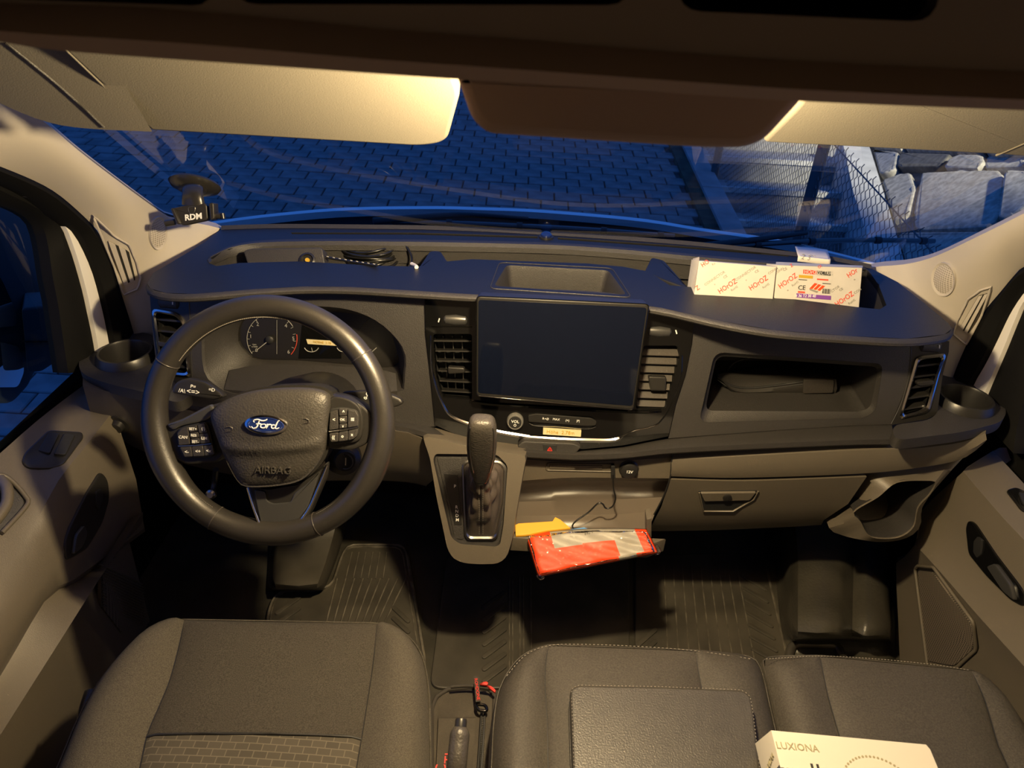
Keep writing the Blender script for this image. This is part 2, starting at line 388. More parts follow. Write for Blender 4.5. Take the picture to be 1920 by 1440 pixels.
for k, (dz, X, Y, fr) in enumerate(cells):
    rr = random.Random(k); Mx = Matrix.Translation((X, Y, gz(Y)+rr.uniform(-.004, .004))) @ tilt @ Matrix.Rotation(rr.uniform(-.02, .02), 4, 'Z')
    if k < 300:
        o = bpy.data.objects.new('brick', bms[k % 5]); COL.objects.link(o); o.parent = road; o.matrix_parent_inverse = Matrix.Translation(-road.location); o.matrix_world = Mx
        o.location = Mx.translation; o.rotation_euler = Mx.to_euler()
    else:
        me = bms[k % 5]; b = len(stuffV); stuffV += [Mx @ v.co for v in me.vertices]; stuffF += [tuple(b+i for i in p.vertices) for p in me.polygons]
tag(build('paving_bricks', stuffV, stuffF, 'paver', road), kind='stuff')
# kerb and moss strip at the fence foot
def ybar(name, x0, x1, z0, z1, y0, y1, m, parent=None):
    o = rings(name, [[Vector((x0, y, gz(y)+z0)), Vector((x1, y, gz(y)+z0)), Vector((x1, y, gz(y)+z1)), Vector((x0, y, gz(y)+z1))] for y in (y0, y1)], m, parent); return o
tag(ybar('moss_strip', 1.44, 1.56, -0.05, 0.03, 1, 16, 'moss'), 'dark mossy strip between the street paving and the kerb', 'moss', kind='stuff')
kerb = thing('kerb', 'pale concrete kerb at the foot of the wire fence', 'kerb', (1.65, 4, gz(4)))
for k in range(14): ybar('kerb_stone', 1.56, 1.74, -0.1, 0.06, 1.5+k*1.0, 2.49+k*1.0, 'concrete_step', kerb)
# staircase
st = thing('staircase', 'grey concrete outdoor steps behind the wire fence', 'stairs', (2.5, 6, -0.8))
def stair_pts(u, v, Y): return onY(u, v, Y)
nos = [(4.70, 1440, 545, 1655, 540), (5.33, 1418, 484, 1632, 482), (6.09, 1388, 422, 1614, 420), (6.87, 1354, 360, 1598, 356), (7.80, 1316, 299, 1583, 300), (8.9, 1280, 242, 1568, 246), (10.2, 1250, 190, 1555, 196)]
for k in range(len(nos)-1):
    Y0, a, b, c, d = nos[k]; Y1, a2, b2, c2, d2 = nos[k+1]
    L, R = onY(a, b, Y0), onY(c, d, Y0); L2, R2 = onY(a2, b2, Y1), onY(c2, d2, Y1); z0 = (L.z+R.z)/2; z1 = (L2.z+R2.z)/2
    x0, x1 = 1.76, (R.x+R2.x)/2+0.05; dr = 0.24
    T = [Vector((x0, Y0, z0)), Vector((x1, Y0, z0)), Vector((x1, Y1+0.02, z1-dr)), Vector((x0, Y1+0.02, z1-dr))]
    prism('step', T, (0, 0, -0.5), 'concrete_step', st)
    prism('step_nosing', [Vector((x0, Y0-0.025, z0+0.012)), Vector((x1, Y0-0.025, z0+0.012)), Vector((x1, Y0+0.10, z0-0.01)), Vector((x0, Y0+0.10, z0-0.01))], (0, 0, -0.05), 'concrete', st)
# stringer wall along the steps
sp = plane((3.0, 6.0, -0.36), (0, -0.05, 1))
Ls = P3(sp, [(1576, 250), (1583, 280), (1600, 360), (1622, 430), (1640, 490), (1660, 560)]); Rs = P3(sp, [(1620, 250), (1632, 280), (1660, 370), (1678, 430), (1695, 490), (1722, 560)])
n = 6; V = Ls+Rs+[p+Vector((0, 0, -0.5)) for p in Ls]+[p+Vector((0, 0, -0.5)) for p in Rs]
Fc = [(i, i+1, n+i+1, n+i) for i in range(5)]+[(i, i+1, 2*n+i+1, 2*n+i) for i in range(5)]+[(n+i, n+i+1, 3*n+i+1, 3*n+i) for i in range(5)]
tag(build('stair_wall', V, Fc, 'concrete'), 'pale concrete side wall running along the outdoor steps', 'wall')
# stone embankment
a0, a1 = Rs[1]+Vector((0, 0, -0.08)), Rs[4]+Vector((0, 0, -0.08)); ev = (a1-a0).normalized(); ew = Vector((0.75, 0.25, 0.66)).normalized(); sn = ev.cross(ew).normalized()
if sn.dot(CAM-a0) < 0: sn = -sn
stp = plane(a0, sn); sw = thing('stone_embankment', 'rough grey stone embankment right of the outdoor steps', 'stone wall', tuple(a1))
prism('mortar_bed', [a0-ev*6-sn*.06, a1+ev*3-sn*.06, a1+ev*3+ew*6-sn*.06, a0-ev*6+ew*6-sn*.06], -sn*.2, 'stone_dark', sw)
stones = [[(1635, 280), (1685, 284), (1677, 318), (1650, 328)], [(1688, 284), (1786, 288), (1760, 312), (1679, 311)], [(1789, 288), (1846, 290), (1838, 314), (1765, 314)], [(1850, 290), (1925, 290), (1925, 312), (1842, 316)],
          [(1653, 336), (1705, 320), (1716, 350), (1703, 402), (1675, 415)], [(1727, 322), (1810, 317), (1879, 319), (1876, 400), (1857, 425), (1716, 430), (1712, 398)], [(1882, 319), (1930, 316), (1930, 385), (1868, 414)],
          [(1682, 436), (1862, 432), (1820, 460), (1775, 490), (1700, 500)], [(1868, 420), (1930, 392), (1930, 440), (1866, 436)], [(1830, 462), (1930, 446), (1930, 520), (1800, 510)], [(1630, 230), (1700, 226), (1690, 280), (1637, 276)], [(1704, 226), (1800, 220), (1845, 284), (1695, 280)], [(1806, 222), (1960, 216), (1940, 286), (1850, 285)],
          [(1935, 290), (2040, 285), (2050, 380), (1934, 384)], [(1934, 392), (2050, 388), (2060, 480), (1935, 470)]]
for k, s_ in enumerate(stones):
    rr = random.Random(k+40); h = rr.uniform(0.0, 0.05); L = rnd(P3(stp, s_, h), 0.09, 4); L = [p+Vector((rr.uniform(-1, 1), rr.uniform(-1, 1), rr.uniform(-1, 1)))*0.006 for p in L]
    prism('stone', L, -sn*(0.12+h), 'stone_dark' if k in (1, 9) else 'stone', sw, 0.02, 2)
# chain link fence
fe = thing('wire_fence', 'chain link fence with diamond mesh beside the outdoor steps', 'fence', (1.75, 4.5, gz(4.5)))
B = ([], []); FX = 1.75
def ftop(Y): return 0.337+0.105*(Y-2.98)
pw, ph_ = 0.042, 0.027
nwire = int((9.2-2.1)/pw)
for i in range(nwire):
    Y = 2.1+i*pw; rows = int((ftop(Y)-(gz(Y)+0.1))/ph_)
    pts = [Vector((FX+(0.004 if (i+k) % 2 else -0.004), Y+(pw if (k+i) % 2 else 0), ftop(Y)-k*ph_)) for k in range(-1 if i % 2 else 0, rows+1)]
    tube('w', pts, 0.0030, None, seg=3, bmx=B)
tag(joined('wire_mesh', B, 'fence_wire', fe), kind='stuff')
for Yp in (2.2, 4.51, 6.9): tube('post', [Vector((FX, Yp, gz(Yp)-0.1)), Vector((FX, Yp, ftop(Yp)+0.05))], 0.038, 'fence_wire', fe, 12)
tube('top_wire', [Vector((FX, 2.1, ftop(2.1)-0.03)), Vector((FX, 9.2, ftop(9.2)-0.03))], 0.004, 'fence_wire', fe, 6)
# ================================================================== van shell
WP, WN = Vector((0, 1.52, 0.85)), Vector((0, 0.45, 0.55)).normalized(); wfn = plane(WP, WN); WU = Vector((0, -0.55, 0.45)).normalized()
def wpt(x, s): return WP+EX*x+WU*s
ws = build('window_1', [wpt(-1.0, -0.16), wpt(1.0, -0.16), wpt(1.0, 0.80), wpt(-1.0, 0.80)], [(0, 1, 2, 3)], 'windscreen_glass', None, 0)
tag(ws, 'clear front windscreen above the dashboard', None, kind='structure')
floor = build('floor', [(-0.98, -0.8, 0), (0.98, -0.8, 0), (0.98, 1.62, 0), (-0.98, 1.62, 0)], [(0, 1, 2, 3)], 'floor_vinyl'); tag(floor, 'dark vinyl cab floor', None, kind='structure')
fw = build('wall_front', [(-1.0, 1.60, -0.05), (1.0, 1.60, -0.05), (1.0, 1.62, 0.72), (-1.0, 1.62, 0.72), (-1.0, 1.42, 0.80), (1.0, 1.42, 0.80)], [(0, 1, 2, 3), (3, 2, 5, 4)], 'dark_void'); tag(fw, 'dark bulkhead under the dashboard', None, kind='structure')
bw = build('wall_back', [(-1.0, -0.8, 0), (1.0, -0.8, 0), (1.0, -0.8, 1.95), (-1.0, -0.8, 1.95)], [(0, 1, 2, 3)], 'shelf_dark'); tag(bw, 'dark partition behind the seats', None, kind='structure')
ce = build('ceiling', [(-1.0, -0.8, 1.95), (1.0, -0.8, 1.95), (1.0, 0.9, 1.95), (-1.0, 0.9, 1.95), (1.0, 1.02, 1.29), (-1.0, 1.02, 1.29), (1.0, 0.99, 1.26), (-1.0, 0.99, 1.26)], [(0, 1, 2, 3), (3, 2, 4, 5), (5, 4, 6, 7)], 'shelf_dark'); tag(ce, 'dark roof lining above the cab', None, kind='structure')
for s, nm in ((-1, 'left'), (1, 'right')):
    x = s*0.965
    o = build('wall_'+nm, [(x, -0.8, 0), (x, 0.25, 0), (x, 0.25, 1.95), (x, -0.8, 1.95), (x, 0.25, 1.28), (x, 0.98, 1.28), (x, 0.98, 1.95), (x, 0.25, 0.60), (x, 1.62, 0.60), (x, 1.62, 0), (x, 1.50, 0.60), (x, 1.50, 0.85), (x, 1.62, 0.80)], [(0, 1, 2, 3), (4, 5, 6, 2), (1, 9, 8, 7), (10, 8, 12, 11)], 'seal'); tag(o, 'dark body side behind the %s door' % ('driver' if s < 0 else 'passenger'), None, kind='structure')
    g = build('window_%d' % (2 if s < 0 else 3), [(s*0.945, 0.2, 0.6), (s*0.945, 1.40, 0.6), (s*0.945, 1.40, 0.9), (s*0.945, 0.98, 1.29), (s*0.945, 0.2, 1.29)], [(0, 1, 2, 3, 4)], 'side_glass', None, 0); tag(g, 'side window of the %s door' % ('driver' if s < 0 else 'passenger'), None, kind='structure')
# hood, cowl
hl = [(380, 418), (400, 415), (500, 402), (640, 390), (800, 387), (900, 389), (1020, 394), (1200, 410), (1320, 429), (1440, 446), (1520, 462), (1640, 492), (1700, 512)]
HR = [onZ(u, v+(5 if u < 1460 else 4), 0.799) for u, v in hl]; HA = P3(Z_(0.800), hl); HB = [p+Vector((0, 0.03, -0.008)) for p in HA]; HC = [p+Vector((0, 0.20, -0.10)) for p in HA]; HD = [p+Vector((0, 0.55, -0.34)) for p in HA]; HE = [p+Vector((0, 0.75, -0.7)) for p in HA]
hood = loft('hood', [[p+Vector((0, 0.01, -0.03)) for p in HR], HR, [p.lerp(q, .5)+EZ*.001 for p, q in zip(HR, HA)], HA, HB, HC, HD, HE], 'hood_paint', None, 40); tag(hood, 'white van bonnet edge beyond the windscreen', 'bonnet')
CA = [Vector((p.x*0.93, 1.545, 0.80)) for p in HA]
cw = loft('cowl', [[p+Vector((0, 0, -0.02)) for p in CA], [p*0.5+q*0.5+Vector((0, 0, -0.045)) for p, q in zip(CA, HR)], [p+Vector((0, -0.005, -0.025)) for p in HR], [p+Vector((0, 0.02, -0.012)) for p in HR]], 'cowl_plastic', None, 40); tag(cw, 'black plastic scuttle panel between windscreen and bonnet', 'scuttle')
# wipers
def wiper(label, pts, zc, armpts):
    t = thing('wiper', label, 'wiper', tuple(onZ(*pts[0], zc)), 'windscreen wipers')
    tube('blade', [onZ(a, b, zc) for a, b in pts], 0.006, 'dark_satin', t, 8, n=16)
    tube('rubber_strip', [onZ(a, b, zc)+Vector((0, 0.008, -0.006)) for a, b in pts], 0.004, 'rubber', t, 6, n=16)
    tube('arm', [onZ(a, b, zc)+Vector((0, 0, 0.012)) for a, b in armpts], lambda s: 0.009-0.004*s, 'rubber', t, 8, n=12)
    for k in (0.2, 0.45, 0.75, 0.95):
        L = lin([onZ(a, b, zc) for a, b in pts], 41); q = L[int(k*40)]; d = (L[min(40, int(k*40)+1)]-L[int(k*40)-1]).normalized()
        tube('clip', [q-d*0.007, q+d*0.007], 0.009, 'rubber', t, 8)
    return t
wiper('long wiper blade resting along the bottom of the windscreen ahead of the centre screen', [(735, 416), (850, 418), (965, 423), (1110, 431), (1265, 443)], 0.80, [(700, 424), (860, 412), (990, 419)])
wiper('wiper blade with its tip over the stone embankment', [(1335, 462), (1430, 457), (1500, 453), (1620, 450), (1752, 452)], 0.81, [(1290, 474), (1400, 460), (1510, 446)])
from mathutils.bvhtree import BVHTree
def surf(o):
    me = o.data; T = BVHTree.FromPolygons([v.co+o.location for v in me.vertices], [tuple(p.vertices) for p in me.polygons])
    def fn(u, v, off=0.0):
        h = T.ray_cast(CAM, ray(u, v).normalized())
        if h[0] is None: h = T.find_nearest(CAM+ray(u, v)*1.3)
        n = h[1] if h[1].dot(CAM-h[0]) > 0 else -h[1]
        return h[0]+n*off
    fn.T = T
    return fn
# pillar trims
TW = plane(WP-WN*0.05, WN)
def pillar(num, W_, Sd, sx, label):
    a = P3(TW, W_); b = P3(X_(sx*0.865), Sd); n_ = 28; A, Bq = crs(a, n_), crs(b, n_); rows = []
    inner = Vector((-sx, -0.4, 0.2)).normalized()
    for k in range(9):
        t = k/8; rows.append([p.lerp(q, t)+inner*(0.020*sin(pi*t)) for p, q in zip(A, Bq)])
    tr = loft('trim_%d' % num, [[p+Vector((sx*0.02, 0.03, 0)) for p in A]]+rows, 'pillar', None, n_); tag(tr, label, None, kind='structure'); return tr
pl_ = pillar(1, [(-60, 150), (0, 183), (75, 222), (165, 297), (300, 397), (335, 412), (412, 428), (440, 450)], [(-60, 295), (0, 312), (100, 358), (172, 420), (185, 437), (207, 482), (225, 542), (250, 622), (262, 680)], -1, 'beige windscreen pillar trim on the driver side')
pr_ = pillar(2, [(1985, 365), (1920, 400), (1840, 440), (1755, 480), (1700, 495), (1633, 502), (1600, 520)], [(1985, 470), (1920, 500), (1902, 516), (1877, 546), (1842, 589), (1815, 640), (1787, 707), (1775, 760)], 1, 'beige windscreen pillar trim on the passenger side')
for sgn, W_ in ((-1, [(-60, 149), (0, 181), (75, 220), (165, 294), (300, 394), (335, 409), (412, 426)]), (1, [(1985, 363), (1920, 398), (1840, 438), (1755, 478), (1700, 493), (1633, 500)])):
    L = crs(P3(plane(WP-WN*0.045, WN), W_), 30); fs0 = loft('trim_%d' % (5 if sgn < 0 else 6), [L, [p+Vector((sgn*.012, .012, .0)) for p in L], [p+Vector((sgn*.03, .03, -.01)) for p in L]], 'cowl_plastic', None, 30); tag(fs0, 'black windscreen edge strip along the %s pillar' % ('driver' if sgn < 0 else 'passenger'), None, kind='structure')
def pillar_bits(o, spk, vent_outer, vent_open, nl):
    f = surf(o); u, v, rx, ry = spk; c = f(u, v)
    ring = [f(u+rx*cos(a*pi/16), v+ry*sin(a*pi/16), 0.005) for a in range(32)]; mid = [f(u+rx*.86*cos(a*pi/16), v+ry*.86*sin(a*pi/16), 0.003) for a in range(32)]; back = [f(u+rx*1.05*cos(a*pi/16), v+ry*1.05*sin(a*pi/16), -0.004) for a in range(32)]
    rings('tweeter_ring', [back, ring, mid], 'pillar', o, False, False)
    rings('tweeter_grille', [mid, [f(u+rx*.3*cos(a*pi/16), v+ry*.3*sin(a*pi/16), 0.006) for a in range(32)]], 'grille_pillar', o, False, True)
    O = lin([f(a, b, 0.003) for a, b in vent_outer], 48, True); tube('louvre_panel_edge', O, 0.0022, 'pillar', o, 6, closed=True)
    H = [f(a, b, 0.002) for a, b in vent_open]; rings('louvre_opening', [lin(H, 32, True), [p+(cen(H)-p)*0.02 for p in lin(H, 32, True)]], 'dark_void', o, False, True, 0)
    q = vent_open
    for k in range(nl):
        t0, t1 = (k+0.02)/nl, (k+0.66)/nl
        a0 = [q[0][i]*(1-t0)+q[1][i]*t0 for i in (0, 1)]; a1 = [q[0][i]*(1-t1)+q[1][i]*t1 for i in (0, 1)]; b0 = [q[3][i]*(1-t0)+q[2][i]*t0 for i in (0, 1)]; b1 = [q[3][i]*(1-t1)+q[2][i]*t1 for i in (0, 1)]
        L = [f(*a0, 0.004), f(*a1, 0.0055), f(*b1, 0.0055), f(*b0, 0.004)]; nrm = area_normal(L); nrm = nrm if nrm.dot(CAM-L[0]) > 0 else -nrm; prism('louvre', L, -nrm*0.003, 'pillar', o)
pillar_bits(pl_, (295, 437, 17, 31), [(180, 432), (215, 441), (242, 458), (255, 490), (263, 520), (258, 540), (231, 552), (215, 500)], [(203, 450), (241, 470), (254, 524), (232, 533)], 2)
pillar_bits(pr_, (1771, 523, 22, 31), [(1858, 536), (1838, 542), (1815, 560), (1795, 600), (1788, 625), (1812, 645), (1840, 590)], [(1835, 553), (1856, 547), (1815, 626), (1800, 613)], 2)
# door opening: seal, white jamb, window frame (pairs of lines)
def band(name, La, Lb, X0, X1, m, parent, n=24, lift=0.0):
    a, b = crs(P3(X_(X0), La), n), crs(P3(X_(X1), Lb), n); s = 1 if X0 > 0 else -1
    md = [(p+q)/2+Vector((-s*lift, 0, 0)) for p, q in zip(a, b)]
    return loft(name, [[p+Vector((s*0.03, 0, 0)) for p in a], a, md, b, [p+Vector((s*0.03, 0, 0)) for p in b]], m, parent, n)
LS = [(-60, 295), (0, 312), (100, 358), (172, 420), (185, 437), (207, 482), (225, 542), (250, 622), (262, 690)]
LW1 = [(-60, 315), (0, 338), (70, 372), (133, 421), (156, 447), (182, 504), (198, 560), (213, 629), (222, 690)]
LW0 = [(-60, 318), (0, 342), (60, 375), (114, 411), (138, 462), (160, 536), (172, 590), (182, 638), (190, 690)]
LG = [(-60, 345), (0, 378), (50, 398), (78, 420), (90, 460), (99, 520), (109, 571), (116, 620), (128, 700)]
jl = thing('door_seal', 'black rubber seal and white jamb of the driver door opening', 'door seal', (-0.88, 1.2, 0.6))
band('seal_strip', LS, LW1, -0.868, -0.882, 'seal', jl, lift=0.010); band('white_jamb', LW1, LW0, -0.893, -0.897, 'body_white', jl); band('window_frame', LW0, LG, -0.905, -0.925, 'seal', jl, lift=0.008)
RS = [(1985, 470), (1920, 500), (1902, 516), (1877, 546), (1842, 589), (1815, 640), (1787, 707), (1775, 760)]
RW1 = [(1985, 490), (1955, 510), (1915, 540), (1885, 582), (1855, 645), (1835, 685), (1817, 717), (1800, 760)]
RW0 = [(1985, 500), (1960, 530), (1920, 565), (1905, 595), (1882, 652), (1865, 692), (1849, 730), (1835, 765)]
RG = [(2040, 540), (2010, 560), (1975, 600), (1950, 660), (1930, 720), (1915, 770), (1905, 810), (1900, 850)]
jr = thing('door_seal', 'black rubber seal and white jamb of the passenger door opening', 'door seal', (0.88, 1.2, 0.6))
band('seal_strip', RS, RW1, 0.868, 0.882, 'seal', jr, lift=0.010); band('white_jamb', RW1, RW0, 0.893, 0.897, 'body_white', jr); band('window_frame', RW0, RG, 0.905, 0.925, 'seal', jr, lift=0.008)
# ------------------------------------------------------------------ doors
dl = thing('door_1', 'driver door panel in brown grey plastic', None, (-0.86, 0.8, 0.0), kind='structure')
def ext(pts, k0, k1):
    P = [Vector(p) for p in pts]; a = (P[0]-P[1]).normalized(); b = (P[-1]-P[-2]).normalized(); return [P[0]+a*k0]+P+[P[-1]+b*k1]
D0 = P3(X_(-0.935), [(0, 850), (60, 797), (110, 757), (150, 727)]); D0 = ext(D0, 0.5, 0.12)
D0b = P3(X_(-0.925), [(0, 868), (60, 815), (110, 775), (150, 745)]); D0b = ext(D0b, 0.5, 0.12)
D1 = ext(P3(X_(-0.845), [(0, 1090), (46, 1020), (107, 905), (150, 850)]), 0.5, 0.12)
D1b = ext(P3(X_(-0.832), [(0, 1135), (52, 1066), (118, 945), (165, 880)]), 0.5, 0.12)
D2 = ext(P3(X_(-0.818), [(0, 1258), (84, 1117), (135, 1089), (211, 1034)]), 0.5, 0.12)
D2b = ext(P3(X_(-0.832), [(4, 1262), (88, 1122), (139, 1094), (214, 1039)]), 0.5, 0.12)
D3 = ext(P3(X_(-0.79), [(40, 1316), (122, 1187), (168, 1114), (213, 1045)]), 0.5, 0.12)
D3b = [p+Vector((-0.045, 0.0, -0.03)) for p in D3]; D4 = [p+Vector((-0.06, 0, -0.33)) for p in D3]
dpan = loft('door_panel', [D0, D0b, [p.lerp(q, .5)+Vector((.004, 0, .006)) for p, q in zip(D0b, D1)], D1, D1b, [p.lerp(q, .5)+Vector((.008, 0, 0)) for p, q in zip(D1b, D2)], D2, D2b, [p.lerp(q, .45)+Vector((-.004, 0, 0)) for p, q in zip(D2b, D3)], D3, D3b, D4], 'brown', dl, 24)
fL = surf(dpan)
def on_surf(name, f, px, m, parent, off=0.004, depth=0.008, r=0.012, bev=0.003):
    L = rnd([f(a, b, off) for a, b in px], r, 4); nrm = area_normal(L); nrm = nrm if nrm.dot(CAM-L[0]) > 0 else -nrm
    return prism(name, L, -nrm*depth, m, parent, bev)
hb = on_surf('handle_bezel', fL, [(120, 1052), (118, 1020), (130, 985), (160, 925), (186, 883), (200, 900), (203, 935), (190, 980), (160, 1030)], 'dash_smooth', dl)
on_surf('lock_switch', fL, [(174, 922), (184, 915), (187, 935), (180, 957), (175, 950)], 'rubber', hb, 0.007, 0.004, 0.003, 0.001)
on_surf('handle_lever', fL, [(128, 1040), (135, 1005), (150, 985), (155, 1000), (145, 1025)], 'dark_satin', hb, 0.010, 0.006, 0.006, 0.002)
sb = on_surf('window_switch_panel', fL, [(38, 868), (45, 850), (90, 808), (155, 812), (157, 822), (120, 872), (100, 880), (50, 880)], 'dash_smooth', dl, 0.004, 0.006, 0.01)
on_surf('window_switch', fL, [(70, 850), (92, 816), (112, 818), (95, 855)], 'rubber', sb, 0.008, 0.005, 0.004, 0.0015); on_surf('window_switch', fL, [(102, 856), (120, 818), (140, 820), (122, 858)], 'rubber', sb, 0.008, 0.005, 0.004, 0.0015)
pul = on_surf('pull_handle_recess', fL, [(-30, 895), (10, 899), (47, 938), (44, 955), (-10, 1010)], 'dash', dl, 0.003, 0.004, 0.012)
tube('pull_handle_rim', [fL(a, b, 0.006) for a, b in ((-25, 893), (10, 898), (46, 935), (46, 952), (0, 1002))], 0.004, 'brown', dl, 8, n=24)
tube('pull_handle', [fL(-30, 1000, .03), fL(-5, 965, .03), fL(0, 935, .028), fL(-4, 905, .01)], 0.009, 'brown', dl, 8, n=14)
# left speaker grille low on the door
gl = [fL(a, b, 0.003) for a, b in ((192, 1062), (215, 1045), (262, 1095), (270, 1170), (225, 1185), (186, 1135))]
spg = prism('speaker_grille', gl, (-0.006, 0, 0), 'grille_brown', dl)
for k in range(15):
    t = k/14; a = gl[0].lerp(gl[5], t); b = gl[2].lerp(gl[3], t); tube('grille_rib', [a+EX*0.003, b+EX*0.003], 0.0014, 'brown', spg, 4)
dr = thing('door_2', 'passenger door panel in brown grey plastic', None, (0.86, 0.8, 0.0), kind='structure')
R0 = ext(P3(X_(0.93), [(1862, 845), (1895, 880), (1930, 918), (1990, 985)]), 0.0, 0.5)
R1 = ext(P3(X_(0.865), [(1816, 874), (1850, 912), (1890, 955), (1930, 998)]), 0.0, 0.5)
R2 = ext(P3(X_(0.845), [(1806, 884), (1840, 924), (1880, 970), (1925, 1018)]), 0.0, 0.5)
R3 = ext(P3(X_(0.850), [(1760, 925), (1800, 990), (1850, 1060), (1925, 1140)]), 0.0, 0.5)
R4 = ext(P3(X_(0.840), [(1728, 958), (1776, 1040), (1826, 1100), (1925, 1192)]), 0.0, 0.5)
R5 = ext(P3(X_(0.820), [(1716, 1021), (1768, 1078), (1830, 1150), (1925, 1255)]), 0.0, 0.5)
R6 = ext(P3(X_(0.855), [(1695, 1045), (1755, 1110), (1825, 1200), (1925, 1320)]), 0.0, 0.5)
R7 = ext(P3(X_(0.860), [(1680, 1056), (1700, 1180), (1740, 1300), (1800, 1400)]), 0.0, 0.5)
R8 = ext(P3(X_(0.860), [(1684, 1160), (1688, 1250), (1695, 1330), (1720, 1440)]), 0.0, 0.5)
Rfront = [[p for p in r] for r in (R0, R1, R2, R3, R4, R5, R6, R7, R8)]
rp = loft('door_panel', Rfront, 'brown_soft', dr, 24)
edge = [r[0] for r in Rfront]
loft('door_front_edge', [edge, [p+Vector((0.02, 0.012, 0)) for p in edge], [p+Vector((0.09, 0.02, 0)) for p in edge]], 'brown_soft', dr, 24)
fR = surf(rp)
hb = on_surf('handle_bezel', fR, [(1813, 990), (1818, 975), (1830, 980), (1870, 1040), (1912, 1095), (1922, 1110), (1922, 1140), (1895, 1125), (1850, 1080), (1818, 1040)], 'gloss_black', dr, 0.004, 0.008, 0.01)
on_surf('lock_switch', fR, [(1833, 1015), (1840, 1006), (1848, 1012), (1846, 1040), (1838, 1048), (1832, 1035)], 'rubber', hb, 0.008, 0.004, 0.003, 0.001)
on_surf('handle_lever', fR, [(1860, 1062), (1876, 1056), (1906, 1096), (1914, 1128), (1890, 1112)], 'dark_satin', hb, 0.012, 0.008, 0.008, 0.003)
sp_ = on_surf('window_switch_panel', fR, [(1885, 921), (1905, 915), (1935, 930), (1935, 968), (1915, 960)], 'gloss_black', dr, 0.004, 0.006, 0.008)
on_surf('window_switch', fR, [(1908, 928), (1930, 934), (1930, 955), (1915, 948)], 'rubber', sp_, 0.008, 0.004, 0.004, 0.001)
gpx = [(1722, 1070), (1750, 1072), (1825, 1172), (1828, 1216), (1791, 1249), (1742, 1240)]
on_surf('speaker_grille', fR, gpx, 'grille_brown', dr, 0.003, 0.006, 0.012, 0.001)
tube('speaker_rim', [fR(a, b, 0.004) for a, b in ((1742, 1246), (1719, 1066), (1724, 1060), (1754, 1063), (1829, 1166), (1834, 1218), (1795, 1254))], 0.0035, 'brown_soft', dr, 8, n=60, smooth=False)
# ------------------------------------------------------------------ door mirror outside the driver window
mi = thing('side_mirror', 'black door mirror outside the driver window', 'mirror', tuple(onX(60, 690, -1.12)))
mf = X_(-1.12)
prism('mirror_arm', rnd(P3(mf, [(40, 578), (106, 572), (116, 620), (119, 656), (108, 678), (78, 698), (52, 700)]), 0.012, 4), (-0.05, 0.09, 0.0), 'mirror_plastic', mi, 0.006)
tube('arm_joint', [onX(44, 640, -1.118), onX(116, 640, -1.118)], 0.002, 'seal', mi, 6)
hs = rnd(P3(X_(-1.16), [(-160, 330), (-60, 370), (0, 424), (56, 500), (82, 553), (44, 580), (52, 640), (56, 720), (20, 760), (-160, 760)]), 0.02, 4)
prism('mirror_housing', hs, (-0.04, 0.12, 0.0), 'mirror_plastic', mi, 0.01)
mvec = Vector((0.012, -0.012, 0))
prism('mirror_glass', rnd([p+mvec for p in P3(X_(-1.16), [(-150, 420), (-60, 440), (0, 520), (27, 580), (27, 606), (-150, 620)])], 0.012, 4), (-0.003, 0.004, 0), 'mirror', mi)
prism('mirror_glass', rnd([p+mvec for p in P3(X_(-1.16), [(-150, 640), (0, 636), (34, 645), (42, 690), (30, 720), (-150, 720)])], 0.012, 4), (-0.003, 0.004, 0), 'mirror', mi)
bs = build('van_side_panel', [(-1.02, -6, -0.6), (-1.02, 0.15, -0.6), (-1.02, 0.15, 1.9), (-1.02, -6, 1.9), (-1.02, 1.5, -0.6), (-1.02, 1.5, 0.48), (-1.02, 0.15, 0.48)], [(0, 1, 2, 3), (1, 4, 5, 6)], 'hood_paint'); tag(bs, 'white outer side of the van seen in the door mirror', 'van side')
# ------------------------------------------------------------------ overhead: shelf lip, console, visors
sh = thing('overhead_shelf', 'dark brown overhead shelf with open cubbies at the top', 'shelf', (0, 0.52, 1.30))
B0 = [(-120, 62), (0, 78), (125, 96), (480, 122), (850, 148), (1180, 169), (1507, 190), (1920, 207), (2040, 212)]
B1 = [(-120, 0), (0, 12), (250, 20), (480, 38), (720, 62), (960, 80), (1200, 100), (1440, 118), (1700, 132), (1920, 142), (2040, 148)]
l0, l1 = P3(Y_(0.425), B0), P3(Y_(0.415), B1)
loft('shelf_lip', [[p+Vector((0, 0.52, 0.03)) for p in l0], [p+Vector((0, 0.03, -0.004)) for p in l0], l0, [p+Vector((0, -0.012, 0.012)) for p in l0], [p.lerp(q, .5)+Vector((0, -0.02, 0)) for p, q in zip(crs(l0, 20), crs(l1, 20))], l1, [p+Vector((0, 0.012, 0.003)) for p in l1]], 'header_trim', sh, 40)
u0 = [(-160, -8), (0, 6), (250, 14), (480, 32), (720, 56), (960, 74), (1200, 94), (1440, 112), (1700, 126), (1920, 136), (2080, 142)]
ofn = Y_(0.42)
outer = P3(ofn, u0)+P3(ofn, [(2080, -240), (-160, -240)])
h1 = rnd(P3(ofn, [(-80, -150), (390, -150), (402, 12), (-80, -5)]), 0.012, 4); h2 = rnd(P3(ofn, [(430, -150), (1175, -150), (1183, 10), (440, 8)]), 0.012, 4); h3 = rnd(P3(ofn, [(1262, -150), (1790, -150), (1752, 42), (1272, 20)]), 0.012, 4)
panel('shelf_front', outer, [h1, h2, h3], (0, 0.012, 0), 'shelf_dark', sh)
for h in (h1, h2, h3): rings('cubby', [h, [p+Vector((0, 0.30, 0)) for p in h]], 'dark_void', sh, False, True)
con = thing('overhead_console', 'brown overhead console hanging between the two sun visors', 'console', (0.02, 0.62, 1.25))
